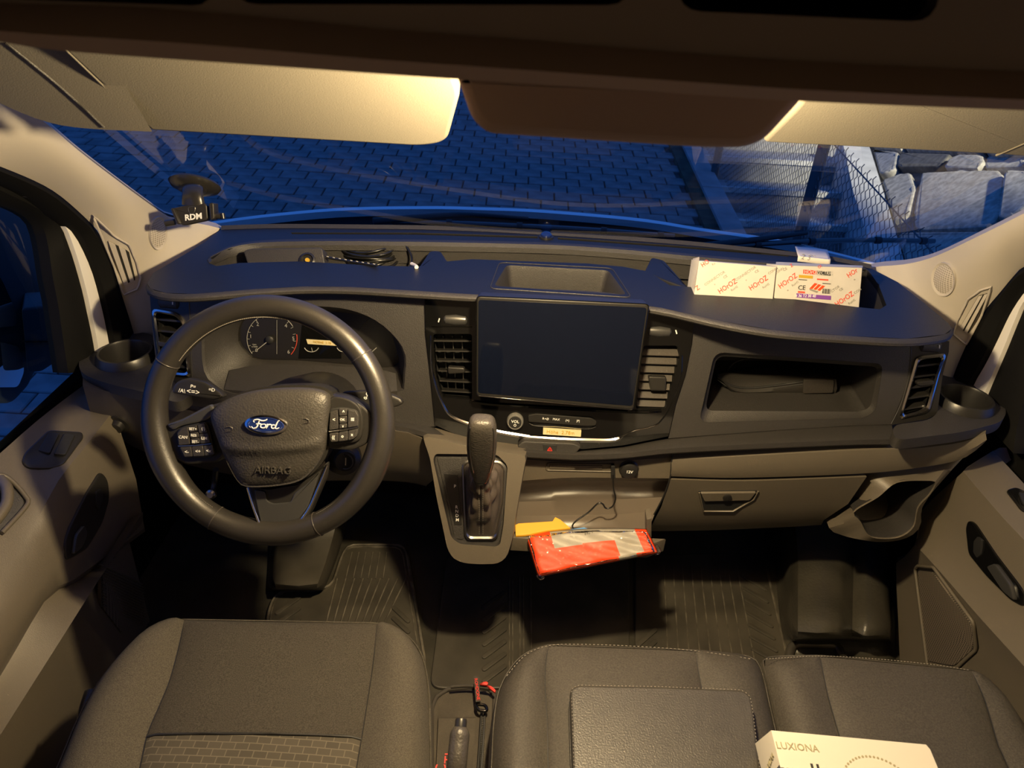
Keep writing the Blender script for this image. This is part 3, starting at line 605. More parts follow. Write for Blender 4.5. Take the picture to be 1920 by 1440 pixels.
cl = rnd(P3(Y_(0.52), [(850, 130), (860, 160), (884, 228), (912, 254), (1120, 268), (1325, 281), (1400, 281), (1437, 266), (1507, 190), (1520, 160)]), 0.014, 4)
prism('console_body', cl, (0, 0.035, 0.0), 'header_trim', con, 0.008, 3)
lathe('dome_lamp_base', DOME+Vector((0, 0, 0.045)), (0, 0, -1), [(0.045, 0), (0.045, 0.012), (0.040, 0.016)], 'pillar', con, 24)
lathe('dome_lamp_lens', DOME+Vector((0, 0, 0.030)), (0, 0, -1), [(0.036, 0), (0.034, 0.006), (0.022, 0.011), (0.002, 0.013)], 'lens', con, 24)
pt = lamp('dome_light', 'POINT', DOME, DOME_POWER, (1.0, 0.77, 0.43), shadow_soft_size=0.022)
def visor(label, px, crease, Yt, Yb, vt, vb, grp='sun visors'):
    P0, P1, P2 = onY(px[0][0], px[0][1], Yt), onY(px[1][0], px[1][1], Yt), None
    a = onY(*vt, Yt); b = onY(*vb, Yb); nrm = EX.cross(b-a).normalized(); nrm = nrm if nrm.dot(CAM-a) > 0 else -nrm
    f = plane(a, nrm); L = rnd([f(*q) for q in px], [q_ for q_ in crease[2]], 6)
    t = thing('sun_visor', label, 'sun visor', tuple(cen(L)), grp)
    prism('visor_panel', L, -nrm*0.018, 'visor_fabric', t, 0.006, 3)
    tube('hinge_seam', [f(*crease[0], -0.0005), f(*crease[1], -0.0005)], 0.0014, 'visor_fabric', t, 6)
    return t, f, nrm
visor('beige sun visor above the steering wheel', [(60, 40), (835, 95), (853, 148), (863, 176), (838, 268), (790, 276), (283, 246)], ((118, 88), (282, 245), [.01, .02, .03, .03, .06, .05, .005]), 0.86, 0.98, (500, 110), (520, 262))
visor('beige sun visor on the passenger side', [(1535, 120), (2050, 150), (1985, 300), (1868, 291), (1428, 268), (1505, 190)], ((1868, 291), (1935, 262), [.01, .02, .03, .005, .01, .03]), 0.86, 0.98, (1700, 180), (1700, 283))
tl = P3(Y_(0.93), [(-140, 30), (20, 60), (120, 90)]); hp = plane(onY(100, 140, 0.90), (0, -0.8, -0.6))
hs_ = loft('trim_3', [P3(hp, [(-150, 20), (60, 30), (190, 80)]), P3(hp, [(-150, 110), (40, 100), (240, 170)]), P3(hp, [(-60, 150), (60, 200), (285, 246)]), P3(hp, [(-60, 165), (100, 232), (283, 247)])], 'visor_fabric', None, 16); tag(hs_, 'beige corner trim of the roof lining beside the driver visor', None, kind='structure')
tube('trim_seam', [hp(10, 80, .0), hp(110, 160, .0), hp(195, 238, .0)], 0.0018, 'dash', hs_, 6, n=12)
# header rail behind the visors
hd = build('trim_4', [(-0.95, 0.90, 1.30), (0.95, 0.90, 1.30), (0.95, 1.02, 1.245), (-0.95, 1.02, 1.245)], [(0, 1, 2, 3)], 'header_trim'); tag(hd, 'dark header rail above the windscreen', None, kind='structure')
# ================================================================== dashboard
DB = thing('dashboard', 'charcoal and brown van dashboard spanning the cab', 'dashboard', (0, 1.3, 0.3))
FN = Vector((0, -1, 0.25)).normalized(); FU = Vector((0, 0.25, 1)).normalized(); fp = plane((0, 1.20, 0.735), FN)
ZT = 0.845; tz = Z_(ZT)
top_outline = [(415, 430), (520, 427), (680, 428), (814, 430), (960, 436), (1120, 446), (1280, 458), (1400, 470), (1486, 479), (1560, 488), (1633, 503),
  (1683, 529), (1736, 571), (1778, 606), (1785, 616), (1771, 627), (1700, 635), (1594, 630), (1452, 619), (1346, 601), (1240, 577), (1130, 562), (1010, 556), (891, 552), (760, 544), (660, 538), (572, 537), (480, 542), (364, 551), (310, 549), (282, 541), (276, 531), (287, 512), (350, 475), (385, 453)]
channel = [(393, 494), (389, 487), (420, 470), (449, 461), (505, 455), (617, 453), (740, 454), (814, 455), (1030, 460), (1180, 470), (1314, 483), (1480, 497), (1600, 503), (1625, 506), (1648, 535), (1662, 572), (1650, 580), (1610, 576), (1450, 556), (1294, 538), (1256, 535), (1215, 509), (1168, 500), (1100, 494), (964, 489), (885, 486), (830, 491), (783, 500), (702, 498), (561, 490), (449, 493), (406, 499)]
pocket = [(950, 497), (1141, 507), (1175, 553), (926, 536)]
cpt = [tz(*q) for q in top_outline]; ch = [tz(*q) for q in channel]; pk = rnd([tz(*q) for q in pocket], 0.012, 4)
slots = [[(545, 436), (780, 436), (1008, 443), (1008, 447), (780, 440), (548, 439)], [(1046, 445), (1250, 459), (1480, 477), (1478, 481), (1250, 463), (1046, 449)]]
sl3 = [[tz(*q) for q in s] for s in slots]
def domez(co):
    return 0.0
top = panel('top_pad', cpt, [ch, pk]+sl3, (0, 0, -0.012), 'dash_top', DB)
# rolled front lip of the pad
lipx = [(1785, 616), (1771, 627), (1700, 635), (1594, 630), (1452, 619), (1346, 601), (1240, 577), (1130, 562), (1010, 556), (891, 552), (760, 544), (660, 538), (572, 537), (480, 542), (364, 551), (310, 549), (282, 541), (276, 531)]
lp = crs([tz(*q) for q in lipx], 80)
loft('pad_lip', [lp, [p+Vector((0, -0.006, -0.002)) for p in lp], [p+Vector((0, -0.009, -0.005)) for p in lp], [p+Vector((0, -0.009, -0.010)) for p in lp], [p+Vector((0, -0.004, -0.014)) for p in lp], [p+Vector((0, 0.06, -0.012)) for p in lp]], 'dash', DB, 80)
for s in sl3: rings('defroster_slot', [[p+Vector((0, 0, -0.002)) for p in s], [p+Vector((0, 0, -0.02)) for p in s]], 'dark_void', DB, False, True)
tube('sun_sensor_base', [tz(1024, 445)+Vector((0, 0, 0.0)), tz(1024, 445)+Vector((0, 0, 0.003))], 0.016, 'dash_smooth', DB, 20)
lathe('sun_sensor', tz(1024, 444), EZ, [(0.012, 0), (0.012, 0.006), (0.008, 0.010), (0.002, 0.012)], 'ford_blue', DB, 20)
# storage channel: walls and floor
rings('storage_channel', [[p+Vector((0, 0, -0.001)) for p in ch], [p+Vector((0, 0, -0.030)) for p in ch], [p+(cen(ch)-p)*0.01+Vector((0, 0, -0.075)) for p in ch]], 'dash', DB, False, True)
# rear rolled edge of channel (catches the lamp)
back = crs([tz(*q) for q in channel[0:15]], 70)
loft('channel_rim', [[p+Vector((0, 0.012, 0.0015)) for p in back], [p+Vector((0, -0.001, 0.0015)) for p in back], [p+Vector((0, -0.007, -0.005)) for p in back], [p+Vector((0, -0.008, -0.016)) for p in back], [p+Vector((0, 0.004, -0.020)) for p in back]], 'dash', DB, 70)
loft('channel_rear_edge', [[p+Vector((0, 0.01, 0)) for p in crs(cpt[:11], 60)], [p+Vector((0, 0.004, 0.007)) for p in crs(cpt[:11], 60)], [p+Vector((0, -0.004, 0.0005)) for p in crs(cpt[:11], 60)]], 'dash', DB, 60)
# two humps in the channel either side of the centre
for q in ([(783, 500), (806, 466), (826, 466), (842, 490)], [(1208, 507), (1222, 478), (1246, 484), (1294, 538)]):
    T = [tz(*a)+Vector((0, 0, -0.004)) for a in q]; prism('channel_divider', rnd(T, 0.01, 4), (0, 0, -0.06), 'dash_top', DB, 0.004)
rings('pocket', [pk, [p+(cen(pk)-p)*0.03+Vector((0, 0, -0.008)) for p in pk], [p+(cen(pk)-p)*0.10+Vector((0, 0.0, -0.055)) for p in pk]], 'dash', DB, False, True)
tube('pocket_seam', rnd([tz(*q)+Vector((0, 0, 0.0)) for q in [(936, 492), (1148, 503), (1184, 558), (918, 541)]], 0.014, 4), 0.0012, 'dash', DB, 6, closed=True)
# ---------------- fascia, driver side
cl_open = [(378, 645), (384, 615), (415, 590), (500, 576), (590, 574), (656, 581), (708, 603), (746, 638), (761, 670), (758, 708), (746, 735), (600, 748), (450, 740), (404, 722), (383, 697)]
co = crs([fp(*q) for q in cl_open], 56, True)
drv = [(354, 530), (500, 528), (700, 528), (797, 534), (797, 565), (798, 626), (808, 713), (818, 800), (790, 800), (740, 790), (600, 772), (480, 758), (362, 745), (358, 640)]
panel('driver_fascia', [fp(*q) for q in drv], [co], -FN*0.02, 'dash', DB)
loft('cluster_opening_rim', [[p+FN*0.0005 for p in co+co[:1]], [p-FN*0.004+(cen(co)-p)*0.02 for p in co+co[:1]]], 'dash', DB, 57)
face_px = [(447, 640), (452, 605), (480, 590), (560, 584), (660, 588), (720, 606), (742, 650), (742, 687), (652, 683), (564, 676), (483, 673), (462, 660)]
fc = crs([fp(*q, -0.075) for q in face_px], 56, True)
ka = min(range(56), key=lambda k: (fc[k]-(co[0]-FN*0.07)).length); fc = fc[ka:]+fc[:ka]
icl = thing('instrument_cluster', 'dark instrument cluster with rev counter behind the steering wheel', 'gauges', tuple(cen(fc)))
rings('cluster_bowl', [co, [p.lerp(q, .12)-FN*.004 for p, q in zip(co, fc)], [p.lerp(q, .6) for p, q in zip(co, fc)], [p.lerp(q, 0.92)+FN*.004 for p, q in zip(co, fc)], fc], 'dash', icl, False, False)
gf = rings('gauge_face', [fc, [p-FN*.004+(cen(fc)-p)*.01 for p in fc]], 'gauge_face', icl, False, True, 0)
cf = plane(cen(fc)-FN*0.003, FN); ff = lambda u, v, o=0: cf(u, v, o)
def arc_px(cx, cy, rx, ry, a0, a1, n=24): return [(cx+rx*cos(radians(a0+(a1-a0)*i/(n-1))), cy+ry*sin(radians(a0+(a1-a0)*i/(n-1)))) for i in range(n)]
tube('dial_arc', [ff(a, b, .001) for a, b in arc_px(509, 635, 46, 46, 142, 330)], 0.0006, 'gauge_white', gf, 5)
tube('dial_red_arc', [ff(a, b, .001) for a, b in arc_px(509, 635, 48, 46, -10, 40, 10)], 0.0007, 'red_print', gf, 5)
for a_ in range(145, 400, 17):
    tube('dial_tick', [ff(509+46*cos(radians(a_)), 635+46*sin(radians(a_)), .001), ff(509+(41)*cos(radians(a_)), 635+41*sin(radians(a_)), .001)], 0.0005, 'gauge_white', gf, 4)
for s, (u, v) in (('0', (481, 657)), ('1', (470, 631)), ('2', (483, 608)), ('4', (536, 611)), ('5', (550, 635)), ('6', (541, 660))): text('dial_number', s, ff(u, v, .0012), EX, FU, 0.011, 'gauge_white', gf)
text('dial_caption', 'rpm\nx1000', ff(477, 648, .0012), EX, FU, 0.005, 'gauge_white', gf)
lathe('needle_hub', ff(507, 636, .001), FN, [(0.008, 0), (0.008, 0.006), (0.005, 0.008)], 'rubber', gf, 20); tube('needle', [ff(507, 636, .005), ff(478, 659, .005)], lambda s: 0.0012-0.0006*s, 'gauge_white', gf, 6)
tube('panel_seam', [ff(519, 600, .001), ff(519, 664, .001)], 0.0004, 'gauge_white', gf, 4)
prism('display', [ff(567, 604, .001), ff(640, 604, .001), ff(640, 672, .001), ff(560, 672, .001)], -FN*.0005, 'gloss_black', gf)
lb = prism('height_label', [ff(574, 636, .004), ff(640, 640, .004), ff(640, 649, .004), ff(577, 645, .004)], -FN*.001, 'sticker', gf)
text('label_lettering', 'HOEHE  2.78', ff(604, 642.5, .005), EX+Vector((0, 0, -0.04)), FU, 0.0065, 'gold_print', lb, 0.0002)
for cx in (584, 645): tube('small_gauge', [ff(a, b, .0015) for a, b in arc_px(cx, 648, 14, 12, 20, 160, 12)], 0.0009, 'gauge_white', gf, 4)
tube('small_ticks', [ff(584, 652, .0015), ff(586, 660, .0015)], 0.0006, 'gauge_white', gf, 4)
tube('speed_dial_arc', [ff(a, b, .001) for a, b in arc_px(710, 640, 40, 46, 150, 400, 30)], 0.0005, 'dark_satin', gf, 4)
tube('speed_needle', [ff(697, 660, .004), ff(706, 652, .004)], 0.0008, 'gauge_white', gf, 5)
# lower shelf of the binnacle
prism('binnacle_shelf', [fp(430, 694, -.03), fp(480, 684, -.045), fp(520, 682, -.05), fp(700, 690, -.05), fp(742, 700, -.02), fp(745, 733, .002), fp(640, 742, .004), fp(510, 738, .004), fp(420, 730, 0.0)], (0, 0, -0.02), 'dash', icl)
# ---------------- gloss centre bezel
bez = [(796, 552), (893, 552), (1050, 552), (1216, 570), (1301, 590), (1301, 603), (1297, 643), (1285, 702), (1267, 757), (1253, 818), (1168, 835), (1095, 842), (1030, 840), (964, 833), (871, 822), (816, 797), (808, 713), (798, 626)]
lv = [(812, 626), (885, 626), (885, 750), (830, 746), (817, 702)]; rv = [(1206, 648), (1270, 648), (1275, 667), (1248, 767), (1192, 767)]
BO = 0.006
lvh = rnd([fp(*q, BO) for q in lv], 0.006, 3); rvh = rnd([fp(*q, BO) for q in rv], 0.006, 3)
bz = panel('centre_bezel', [fp(*q, BO) for q in bez], [lvh, rvh], -FN*0.02, 'gloss_black', DB)
def strip(name, px, wpx, off, m, parent, n=40, h=0.002):
    P = crs([Vector((a, b, 0)) for a, b in px], n); a_, b_, m_ = [], [], []
    for i in range(n):
        t = (P[min(i+1, n-1)]-P[max(i-1, 0)]).normalized(); nn = Vector((-t.y, t.x, 0)); w_ = wpx(i/(n-1)) if callable(wpx) else wpx
        a_.append(fp(*(P[i]+nn*w_/2).xy, off)); b_.append(fp(*(P[i]-nn*w_/2).xy, off)); m_.append(fp(*P[i].xy, off+h))
    return loft(name, [[p-FN*.004 for p in a_], a_, m_, b_, [p-FN*.004 for p in b_]], m, parent, n)
strip('bezel_chrome_line', [(808, 629), (809, 684), (817, 725), (830, 757), (845, 779), (880, 795), (935, 810), (993, 820)], lambda s: 2.5+5*s, BO+0.001, 'chrome', DB)
strip('bezel_chrome_line', [(993, 820), (1050, 824), (1104, 826), (1154, 825), (1183, 810), (1227, 799), (1243, 785), (1256, 763), (1276, 710), (1279, 667)], lambda s: (8-2*abs(s-.3)*4) if s < .45 else 2.0, BO+0.001, 'chrome', DB)
strip('bezel_fold', [(880, 752), (930, 758), (1050, 765), (1190, 772), (1240, 770)], 7, BO+0.001, 'gloss_black', DB, h=0.005)
strip('bezel_fold', [(810, 612), (850, 612), (885, 613)], 3, BO+0.001, 'gloss_black', DB, h=0.002)
def vent(parent, hole, loop, n, fnp, depthv, th, tabi, tabpx, m, back=0.06, edges=None, vanes=0):
    rings('vent_box', [hole, [p-FN*back for p in hole]], 'dark_void', parent, False, True)
    (l0, l1), (r0, r1) = edges
    for k in range(n):
        t = (k+0.5)/n; a = [l0[i]*(1-t)+l1[i]*t for i in (0, 1)]; b = [r0[i]*(1-t)+r1[i]*t for i in (0, 1)]
        A, Bp = fnp(*a, -0.004), fnp(*b, -0.004); d = Vector(depthv); w_ = d.cross(EX).normalized()*th
        V = [A-w_, Bp-w_, Bp+w_, A+w_, A-w_+d, Bp-w_+d, Bp+w_+d, A+w_+d]
        build('slat', V, [(0, 1, 2, 3), (7, 6, 5, 4), (0, 4, 5, 1), (1, 5, 6, 2), (2, 6, 7, 3), (3, 7, 4, 0)], m, parent, 20)
    for k in range(vanes):
        t = (k+1)/(vanes+1); a = fnp(l0[0]*(1-t)+r0[0]*t, l0[1], -0.03); b = fnp(l1[0]*(1-t)+r1[0]*t, l1[1]+2, -0.03)
        prism('vane', [a-EX*.001, a+EX*.001, b+EX*.001, b-EX*.001], -FN*.02, 'dash_smooth', parent)
    if tabpx: prism('vent_tab', rnd([fnp(*q, 0.006) for q in tabpx], 0.004, 3), -FN*.012, 'dash_smooth', parent, 0.003)
v1 = bz
vent(DB, lvh, lv, 6, fp, Vector((0, 0.026, -0.010)), 0.0013, 3, [(839, 688), (871, 690), (872, 700), (840, 702)], 'dash_smooth', edges=(((813, 630), (828, 742)), ((884, 630), (884, 746))), vanes=3)
vent(DB, rvh, rv, 7, fp, Vector((0, 0.021, 0.013)), 0.0015, 4, [(1216, 706), (1250, 707), (1249, 734), (1220, 733)], 'vent_slat', edges=(((1205, 658), (1193, 770)), ((1274, 660), (1249, 772))), vanes=0)
for (u, v, s) in ((854, 600, -1), (1237, 622, 1)):
    c = fp(u, v, BO); kn = lathe('vent_wheel', c-FN*.006-EX*0.022, EX, [(0.007, 0), (0.010, 0.003), (0.012, 0.022), (0.010, 0.041), (0.007, 0.044)], 'dark_satin', DB, 28)
    tube('vent_mark', [fp(u+s*30, v-3, BO+.001), fp(u+s*32, v+4, BO+.001)], .0012, 'white_print', kn, 5)
# screen
scr = thing('infotainment_screen', 'large black touch screen standing on the centre of the dashboard', 'screen', tuple(fp(1040, 755, 0.02)))
so = rnd([fp(894, 555, .072), fp(1217, 570, .072), fp(1188, 769, .052), fp(893, 742, .052)], 0.008, 5)
prism('screen_housing', so, -FN*.040, 'dash_smooth', scr, 0.003)
si = rnd([fp(897, 562, .0722), fp(1213, 577, .0722), fp(1186, 762, .0532), fp(896, 737, .0532)], 0.006, 5)
prism('screen_glass', si, -FN*.002, 'screen_glass', scr, 0.0008)
tube('screen_edge', so, 0.0011, 'chrome' if False else 'gloss_black', scr, 6, closed=True)
# knob, button strip, stickers, hazard
kc = fp(966, 788, BO); kb = lathe('volume_knob', kc, FN, [(0.0165, 0), (0.0165, 0.010), (0.0145, 0.013), (0.0125, 0.0125)], 'silver_knob', DB, 32); lathe('knob_cap', kc+FN*.0115, FN, [(0.0128, 0), (0.0125, 0.0016), (0.002, 0.0018)], 'rubber', kb, 32)
text('knob_lettering', 'VOL', kc+FN*.0136+FU*.002, EX, FU, 0.008, 'white_print', kb, bold=.01); tube('power_symbol', circ(kc+FN*.0136-FU*.0055, EX, FU, 0.0022, n=12), 0.0005, 'white_print', kb, 4, closed=True)
bs_ = prism('button_strip', rnd([fp(990, 779, BO+.006), fp(1005, 776, BO+.006), fp(1108, 784, BO+.006), fp(1119, 790, BO+.006), fp(1117, 798, BO+.006), fp(1100, 799, BO+.006), fp(991, 791, BO+.006)], 0.003, 3), -FN*.008, 'dash_smooth', DB, 0.001)
strip('strip_chrome_edge', [(992, 793), (1005, 798), (1050, 800), (1100, 804), (1117, 800)], 2.2, BO+.003, 'chrome', DB, 20, 0.001)
for s, u, v in (('R+Ø', 1023, 785.5), ('MAX', 1043, 786.5), ('(=)', 1064, 788.5), ('|P|', 1084, 789.5)):
    text('button_symbol', s, fp(u, v, BO+.0062), EX+Vector((0, 0, -.05)), FU, 0.0065, 'white_print', bs_)
stk = prism('height_sticker', [fp(1018.5, 803, BO+.004), fp(1090, 807.5, BO+.004), fp(1089, 819, BO+.004), fp(1018, 814.5, BO+.004)], -FN*.004, 'sticker', DB); text('sticker_lettering', 'Höhe  2.78m', fp(1051, 811, BO+.0043), fp(1090, 807.5, BO)-fp(1018.5, 803, BO), FU, 0.0105, 'gold_print', stk)
hz = prism('hazard_panel', rnd([fp(969, 838, .022), fp(980, 827, .022), fp(1075, 831, .022), fp(1091, 838, .022), fp(1076, 855, .022), fp(985, 850, .022)], 0.006, 3), -FN*.03, 'dash', DB, 0.003)
hbtn = prism('hazard_button', rnd([fp(1017, 833, .024), fp(1045, 834.5, .024), fp(1042, 850, .024), fp(1020, 849, .024)], 0.003, 3), -FN*.004, 'rubber', hz, 0.001)
tc_ = fp(1031, 842.5, .0245); tr = [tc_+FU*.0045, tc_-FU*.0032-EX*.0046, tc_-FU*.0032+EX*.0046]; tube('warning_triangle', lin(tr, 12, True), 0.0008, 'cherry', hbtn, 5, closed=True); tube('warning_triangle', [tc_+FU*.001, tc_-FU*.0012], 0.0007, 'cherry', hbtn, 5)
# ---------------- fascia, passenger side with open tray
psg = [(1301, 580), (1450, 600), (1600, 612), (1712, 618), (1709, 642), (1700, 723), (1670, 796), (1594, 798), (1452, 807), (1330, 816), (1253, 822), (1267, 757), (1285, 702), (1297, 643), (1301, 603)]
tro = rnd([fp(*q) for q in [(1340, 660), (1656, 682), (1642, 770), (1620, 784), (1310, 792), (1322, 740)]], [.02, .016, .03, .02, .02, .03], 5)
panel('passenger_fascia', [fp(*q) for q in psg], [tro], -FN*0.012, 'dash', DB)
tri = rnd([fp(*q, -0.014) for q in [(1344, 667), (1648, 688), (1632, 764), (1612, 772), (1322, 770), (1328, 740)]], [.018, .014, .025, .018, .018, .025], 5)
rings('tray_rim', [[p+FN*.0006 for p in tro], [p.lerp(q, .4)-FN*.002 for p, q in zip(tro, tri)], tri], 'dash', DB, False, False)
tb = [p+Vector((0, 0.20, 0.0)) for p in tri]
rings('open_tray', [tri, [p+Vector((0, .004, -.012)) if i > 12 else p for i, p in enumerate(tri)], tb], 'dash', DB, False, True)
# ---------------- side vents
def sidevent(name_s, mod, seam, outer, inner, edges, wheel, knob, tx):
    panel('vent_module', [fp(*q) for q in mod], [rnd([fp(*q, 0) for q in inner], 0.008, 4)], -FN*.02, 'dash_smooth', DB)
    I = rnd([fp(*q, 0) for q in inner], 0.008, 4)
    frame('vent_chrome_frame', rnd([fp(*q, 0.003) for q in outer], 0.010, 5), rnd([fp(*q, 0.002) for q in inner], 0.008, 5), -FN*.006, 'chrome', DB, 72, 0.002)
    vent(DB, I, inner, 5, fp, Vector((0, 0.03, -0.004)), 0.002, 2, None, 'dash_smooth', edges=edges)
    prism('vent_knob', rnd([fp(*q, 0.004) for q in knob], 0.004, 3), -FN*.02, 'dash_smooth', DB, 0.002)
    u, v = wheel; c = fp(u, v, 0.0); lathe('vent_wheel', c-FN*.006-EX*0.020, EX, [(0.008, 0), (0.012, 0.004), (0.0125, 0.036), (0.008, 0.040)], 'dash', DB, 24)
    tube('wheel_mark', [fp(u+tx, v-3, .0065), fp(u+tx, v+3, .0065)], 0.0012, 'white_print', DB, 5)
sidevent('left', [(280, 545), (354, 556), (358, 640), (362, 745), (330, 745), (298, 722), (288, 640)], None, [(284, 578), (330, 586), (347, 603), (358, 708), (334, 706), (300, 700)], [(291, 585), (328, 592), (341, 606), (351, 700), (334, 699), (305, 694)], (((291, 588), (303, 694)), ((338, 592), (350, 700))), (316, 568), [(295, 640), (330, 645), (330, 652), (297, 650)], 8)
sidevent('right', [(1710, 625), (1780, 640), (1779, 660), (1768, 700), (1757, 776), (1738, 786), (1670, 797), (1700, 723), (1709, 642)], None, [(1718, 671), (1730, 667), (1776, 662), (1762, 700), (1744, 768), (1736, 775), (1685, 787), (1700, 735)], [(1724, 676), (1734, 673), (1768, 669), (1755, 702), (1738, 762), (1731, 768), (1692, 779), (1706, 735)], (((1724, 677), (1692, 778)), ((1768, 672), (1736, 770))), (1745, 650), [(1718, 716), (1752, 713), (1752, 722), (1722, 724)], 16)
# ---------------- ledge (soft band) and cup holder decks
led_b = [(1254, 822), (1330, 816), (1452, 807), (1594, 797), (1670, 795), (1757, 776)]
def led(back, front, n=40, name='ledge', z=None):
    a, b = crs(back, n), crs(front, n)
    return loft(name, [[p-FN*.03 for p in a], a, [p.lerp(q, .7)+EZ*.003 for p, q in zip(a, b)], b, [q+Vector((0, -.002, -.010)) for q in b], [q+Vector((0, .010, -.022)) for q in b], [q+Vector((0, .06, -.028)) for q in b]], 'dash', DB, n)
fr = lambda u, v: fp(u, v, 0.045)
led([fp(*q) for q in [(1080, 846), (1168, 839), (1254, 824), (1452, 808), (1594, 799), (1672, 797)]], [fr(*q) for q in [(1080, 853), (1168, 850), (1254, 841), (1382, 834), (1594, 825), (1676, 824)]])
led([fp(*q) for q in [(362, 742), (480, 757), (600, 771), (740, 789), (816, 803), (871, 825), (964, 838), (1080, 846)]], [fp(*q, .04) for q in [(330, 757), (480, 775), (600, 787), (740, 798), (816, 816), (871, 833), (964, 846), (1080, 853)]])
def deck(px_outer, ring_c, rr, ringh, name):
    zf = Z_(0.655); L = rnd([zf(*q) for q in px_outer], 0.03, 5); c = zf(*ring_c)
    hole = circ(c, EX, EY, rr, n=40)
    dk = panel('cup_holder_deck', L, [hole], (0, 0, -0.020), 'dash', DB)
    cr_ = lathe('cup_holder_ring', c, EZ, [(rr-0.004, -0.09), (rr-0.002, 0.010), (rr-0.001, 0.0145), (rr+0.003, 0.0155), (rr+0.006, 0.011), (rr+0.008, -0.004)], 'dash_smooth', DB, 40)
    return c
def cup(px_outer, top_c, rr):
    zd = 0.655; zf = Z_(zd); L = rnd([zf(*q) for q in px_outer], 0.035, 6); c = onZ(*top_c, zd+0.016); c.z = zd
    panel('cup_holder_deck', L, [circ(c, EX, EY, rr, n=40)], (0, 0, -0.022), 'dash', DB)
    a, b = EX, EY; Ls = []
    for r, h in ((rr+.010, -.002), (rr+.007, .010), (rr+.003, .0165), (rr-.001, .0165), (rr-.003, .012), (rr-.006, -.085)): Ls.append(circ(c+EZ*h, a, b, r, n=40))
    rings('cup_holder', Ls, 'dash_smooth', DB, False, True)
    return c
cup([(283, 625), (250, 622), (185, 640), (155, 660), (146, 684), (155, 702), (200, 719), (278, 737), (335, 757), (365, 735), (300, 705), (292, 650)], (234, 658), 0.047)
cup([(1770, 690), (1786, 708), (1850, 728), (1874, 745), (1889, 772), (1877, 792), (1807, 810), (1678, 826), (1672, 797), (1740, 788), (1757, 776), (1768, 700)], (1812, 743), 0.047)
# ---------------- lower panels (brown)
Yt, Yg, Yb = 1.128, 1.125, 1.15
gu = [onY(u, v, 1.15) for u, v in [(1259, 842), (1382, 835), (1594, 826), (1700, 824), (1800, 812), (1850, 800)]]
ga = [onY(u, v, Yt) for u, v in [(1259, 862), (1382, 856), (1594, 845), (1700, 842), (1800, 830), (1848, 812)]]
gb = [onY(u, v, Yg) for u, v in [(1257, 893), (1382, 896), (1594, 889), (1700, 880), (1800, 862), (1846, 830)]]
loft('lower_dash_panel', [gu, ga, [p.lerp(q, .5)+Vector((0, -.006, 0)) for p, q in zip(ga, gb)], gb, [p+Vector((0, .012, -.004)) for p in gb]], 'brown', DB, 30)
GBX = thing('glove_box', 'brown glove box lid with a recessed handle', 'glove box', tuple(onY(1400, 990, 1.15)))
gl0 = [onY(u, v, Yg) for u, v in [(1256, 899), (1382, 902), (1500, 899), (1625, 894)]]; gl1 = [onY(u, v, 1.135) for u, v in [(1240, 950), (1382, 955), (1500, 950), (1590, 945)]]; gl2 = [onY(u, v, 1.15) for u, v in [(1222, 985), (1340, 985), (1480, 980), (1545, 975)]]; gl3 = [onY(u, v, 1.18) for u, v in [(1220, 996), (1340, 994), (1480, 988), (1540, 984)]]
gld = loft('lid', [[p+Vector((0, .02, -.001)) for p in gl0], gl0, gl1, gl2, gl3, [p+Vector((0, .10, .0)) for p in gl3]], 'brown', GBX, 24)
fg = surf(gld)
hrec = [fg(*q, 0.0) for q in [(1309, 920), (1421, 919), (1412, 934), (1374, 956), (1318, 957)]]
on_surf('handle_recess', fg, [(1309, 920), (1421, 919), (1412, 934), (1374, 956), (1318, 957)], 'dark_void', GBX, 0.001, 0.004, 0.004, 0.0005)
hd_ = on_surf('handle', fg, [(1313, 921), (1417, 920), (1405, 935), (1320, 937)], 'brown', GBX, 0.006, 0.006, 0.003, 0.002)
c = fg(1362, 928, 0.007); lathe('lock', c, fg(1362, 928, 1)-fg(1362, 928, 0), [(0.009, 0), (0.009, 0.002), (0.006, 0.003)], 'dash_smooth', hd_, 20)
tube('handle_lip', [fg(a, b, .002) for a, b in [(1311, 922), (1319, 957), (1374, 957), (1413, 935), (1421, 920)]], 0.0022, 'brown', GBX, 6)
# right lower corner with the door-side pocket
gc = [onY(u, v, Yg+.004) for u, v in [(1626, 895), (1700, 887), (1760, 874), (1815, 850)]]; gd = [onY(u, v, 1.14) for u, v in [(1592, 946), (1660, 950), (1722, 930), (1780, 880)]]
pkt = thing('side_pocket', 'brown open pocket at the passenger end of the lower dashboard', 'pocket', tuple(onY(1657, 1017, 1.12)))
ring_px = [(1645, 930), (1680, 903), (1735, 899), (1753, 903), (1742, 925), (1720, 950), (1712, 985), (1688, 1004), (1655, 1008), (1628, 1002), (1612, 975), (1600, 958)]
ro = crs([onY(u, v, 1.12-0.03*max(0, (v-950)/60)) for u, v in ring_px], 48, True)
rings('pocket_opening', [ro, [p+(cen(ro)-p)*.06+Vector((0, .02, -.005)) for p in ro], [p+(cen(ro)-p)*.12+Vector((0, .16, -.04)) for p in ro]], 'dash', pkt, False, True)
out_px = [(1628, 893), (1690, 886), (1760, 873), (1815, 850), (1800, 868), (1735, 945), (1727, 990), (1700, 1012), (1656, 1019), (1618, 1015), (1580, 1006), (1556, 990), (1592, 945)]
oo = crs([onY(u, v, 1.128+.02*max(0, (950-v)/60)-0.03*max(0, (v-950)/60)+(.03 if u < 1600 and v > 930 else 0)) for u, v in out_px], 48, True)
k0 = min(range(48), key=lambda k: (ro[k]-oo[0]).length); ro2 = ro[k0:]+ro[:k0]
if (ro2[6]-oo[6]).length > (ro2[-6]-oo[6]).length: ro2 = [ro2[0]]+ro2[1:][::-1]
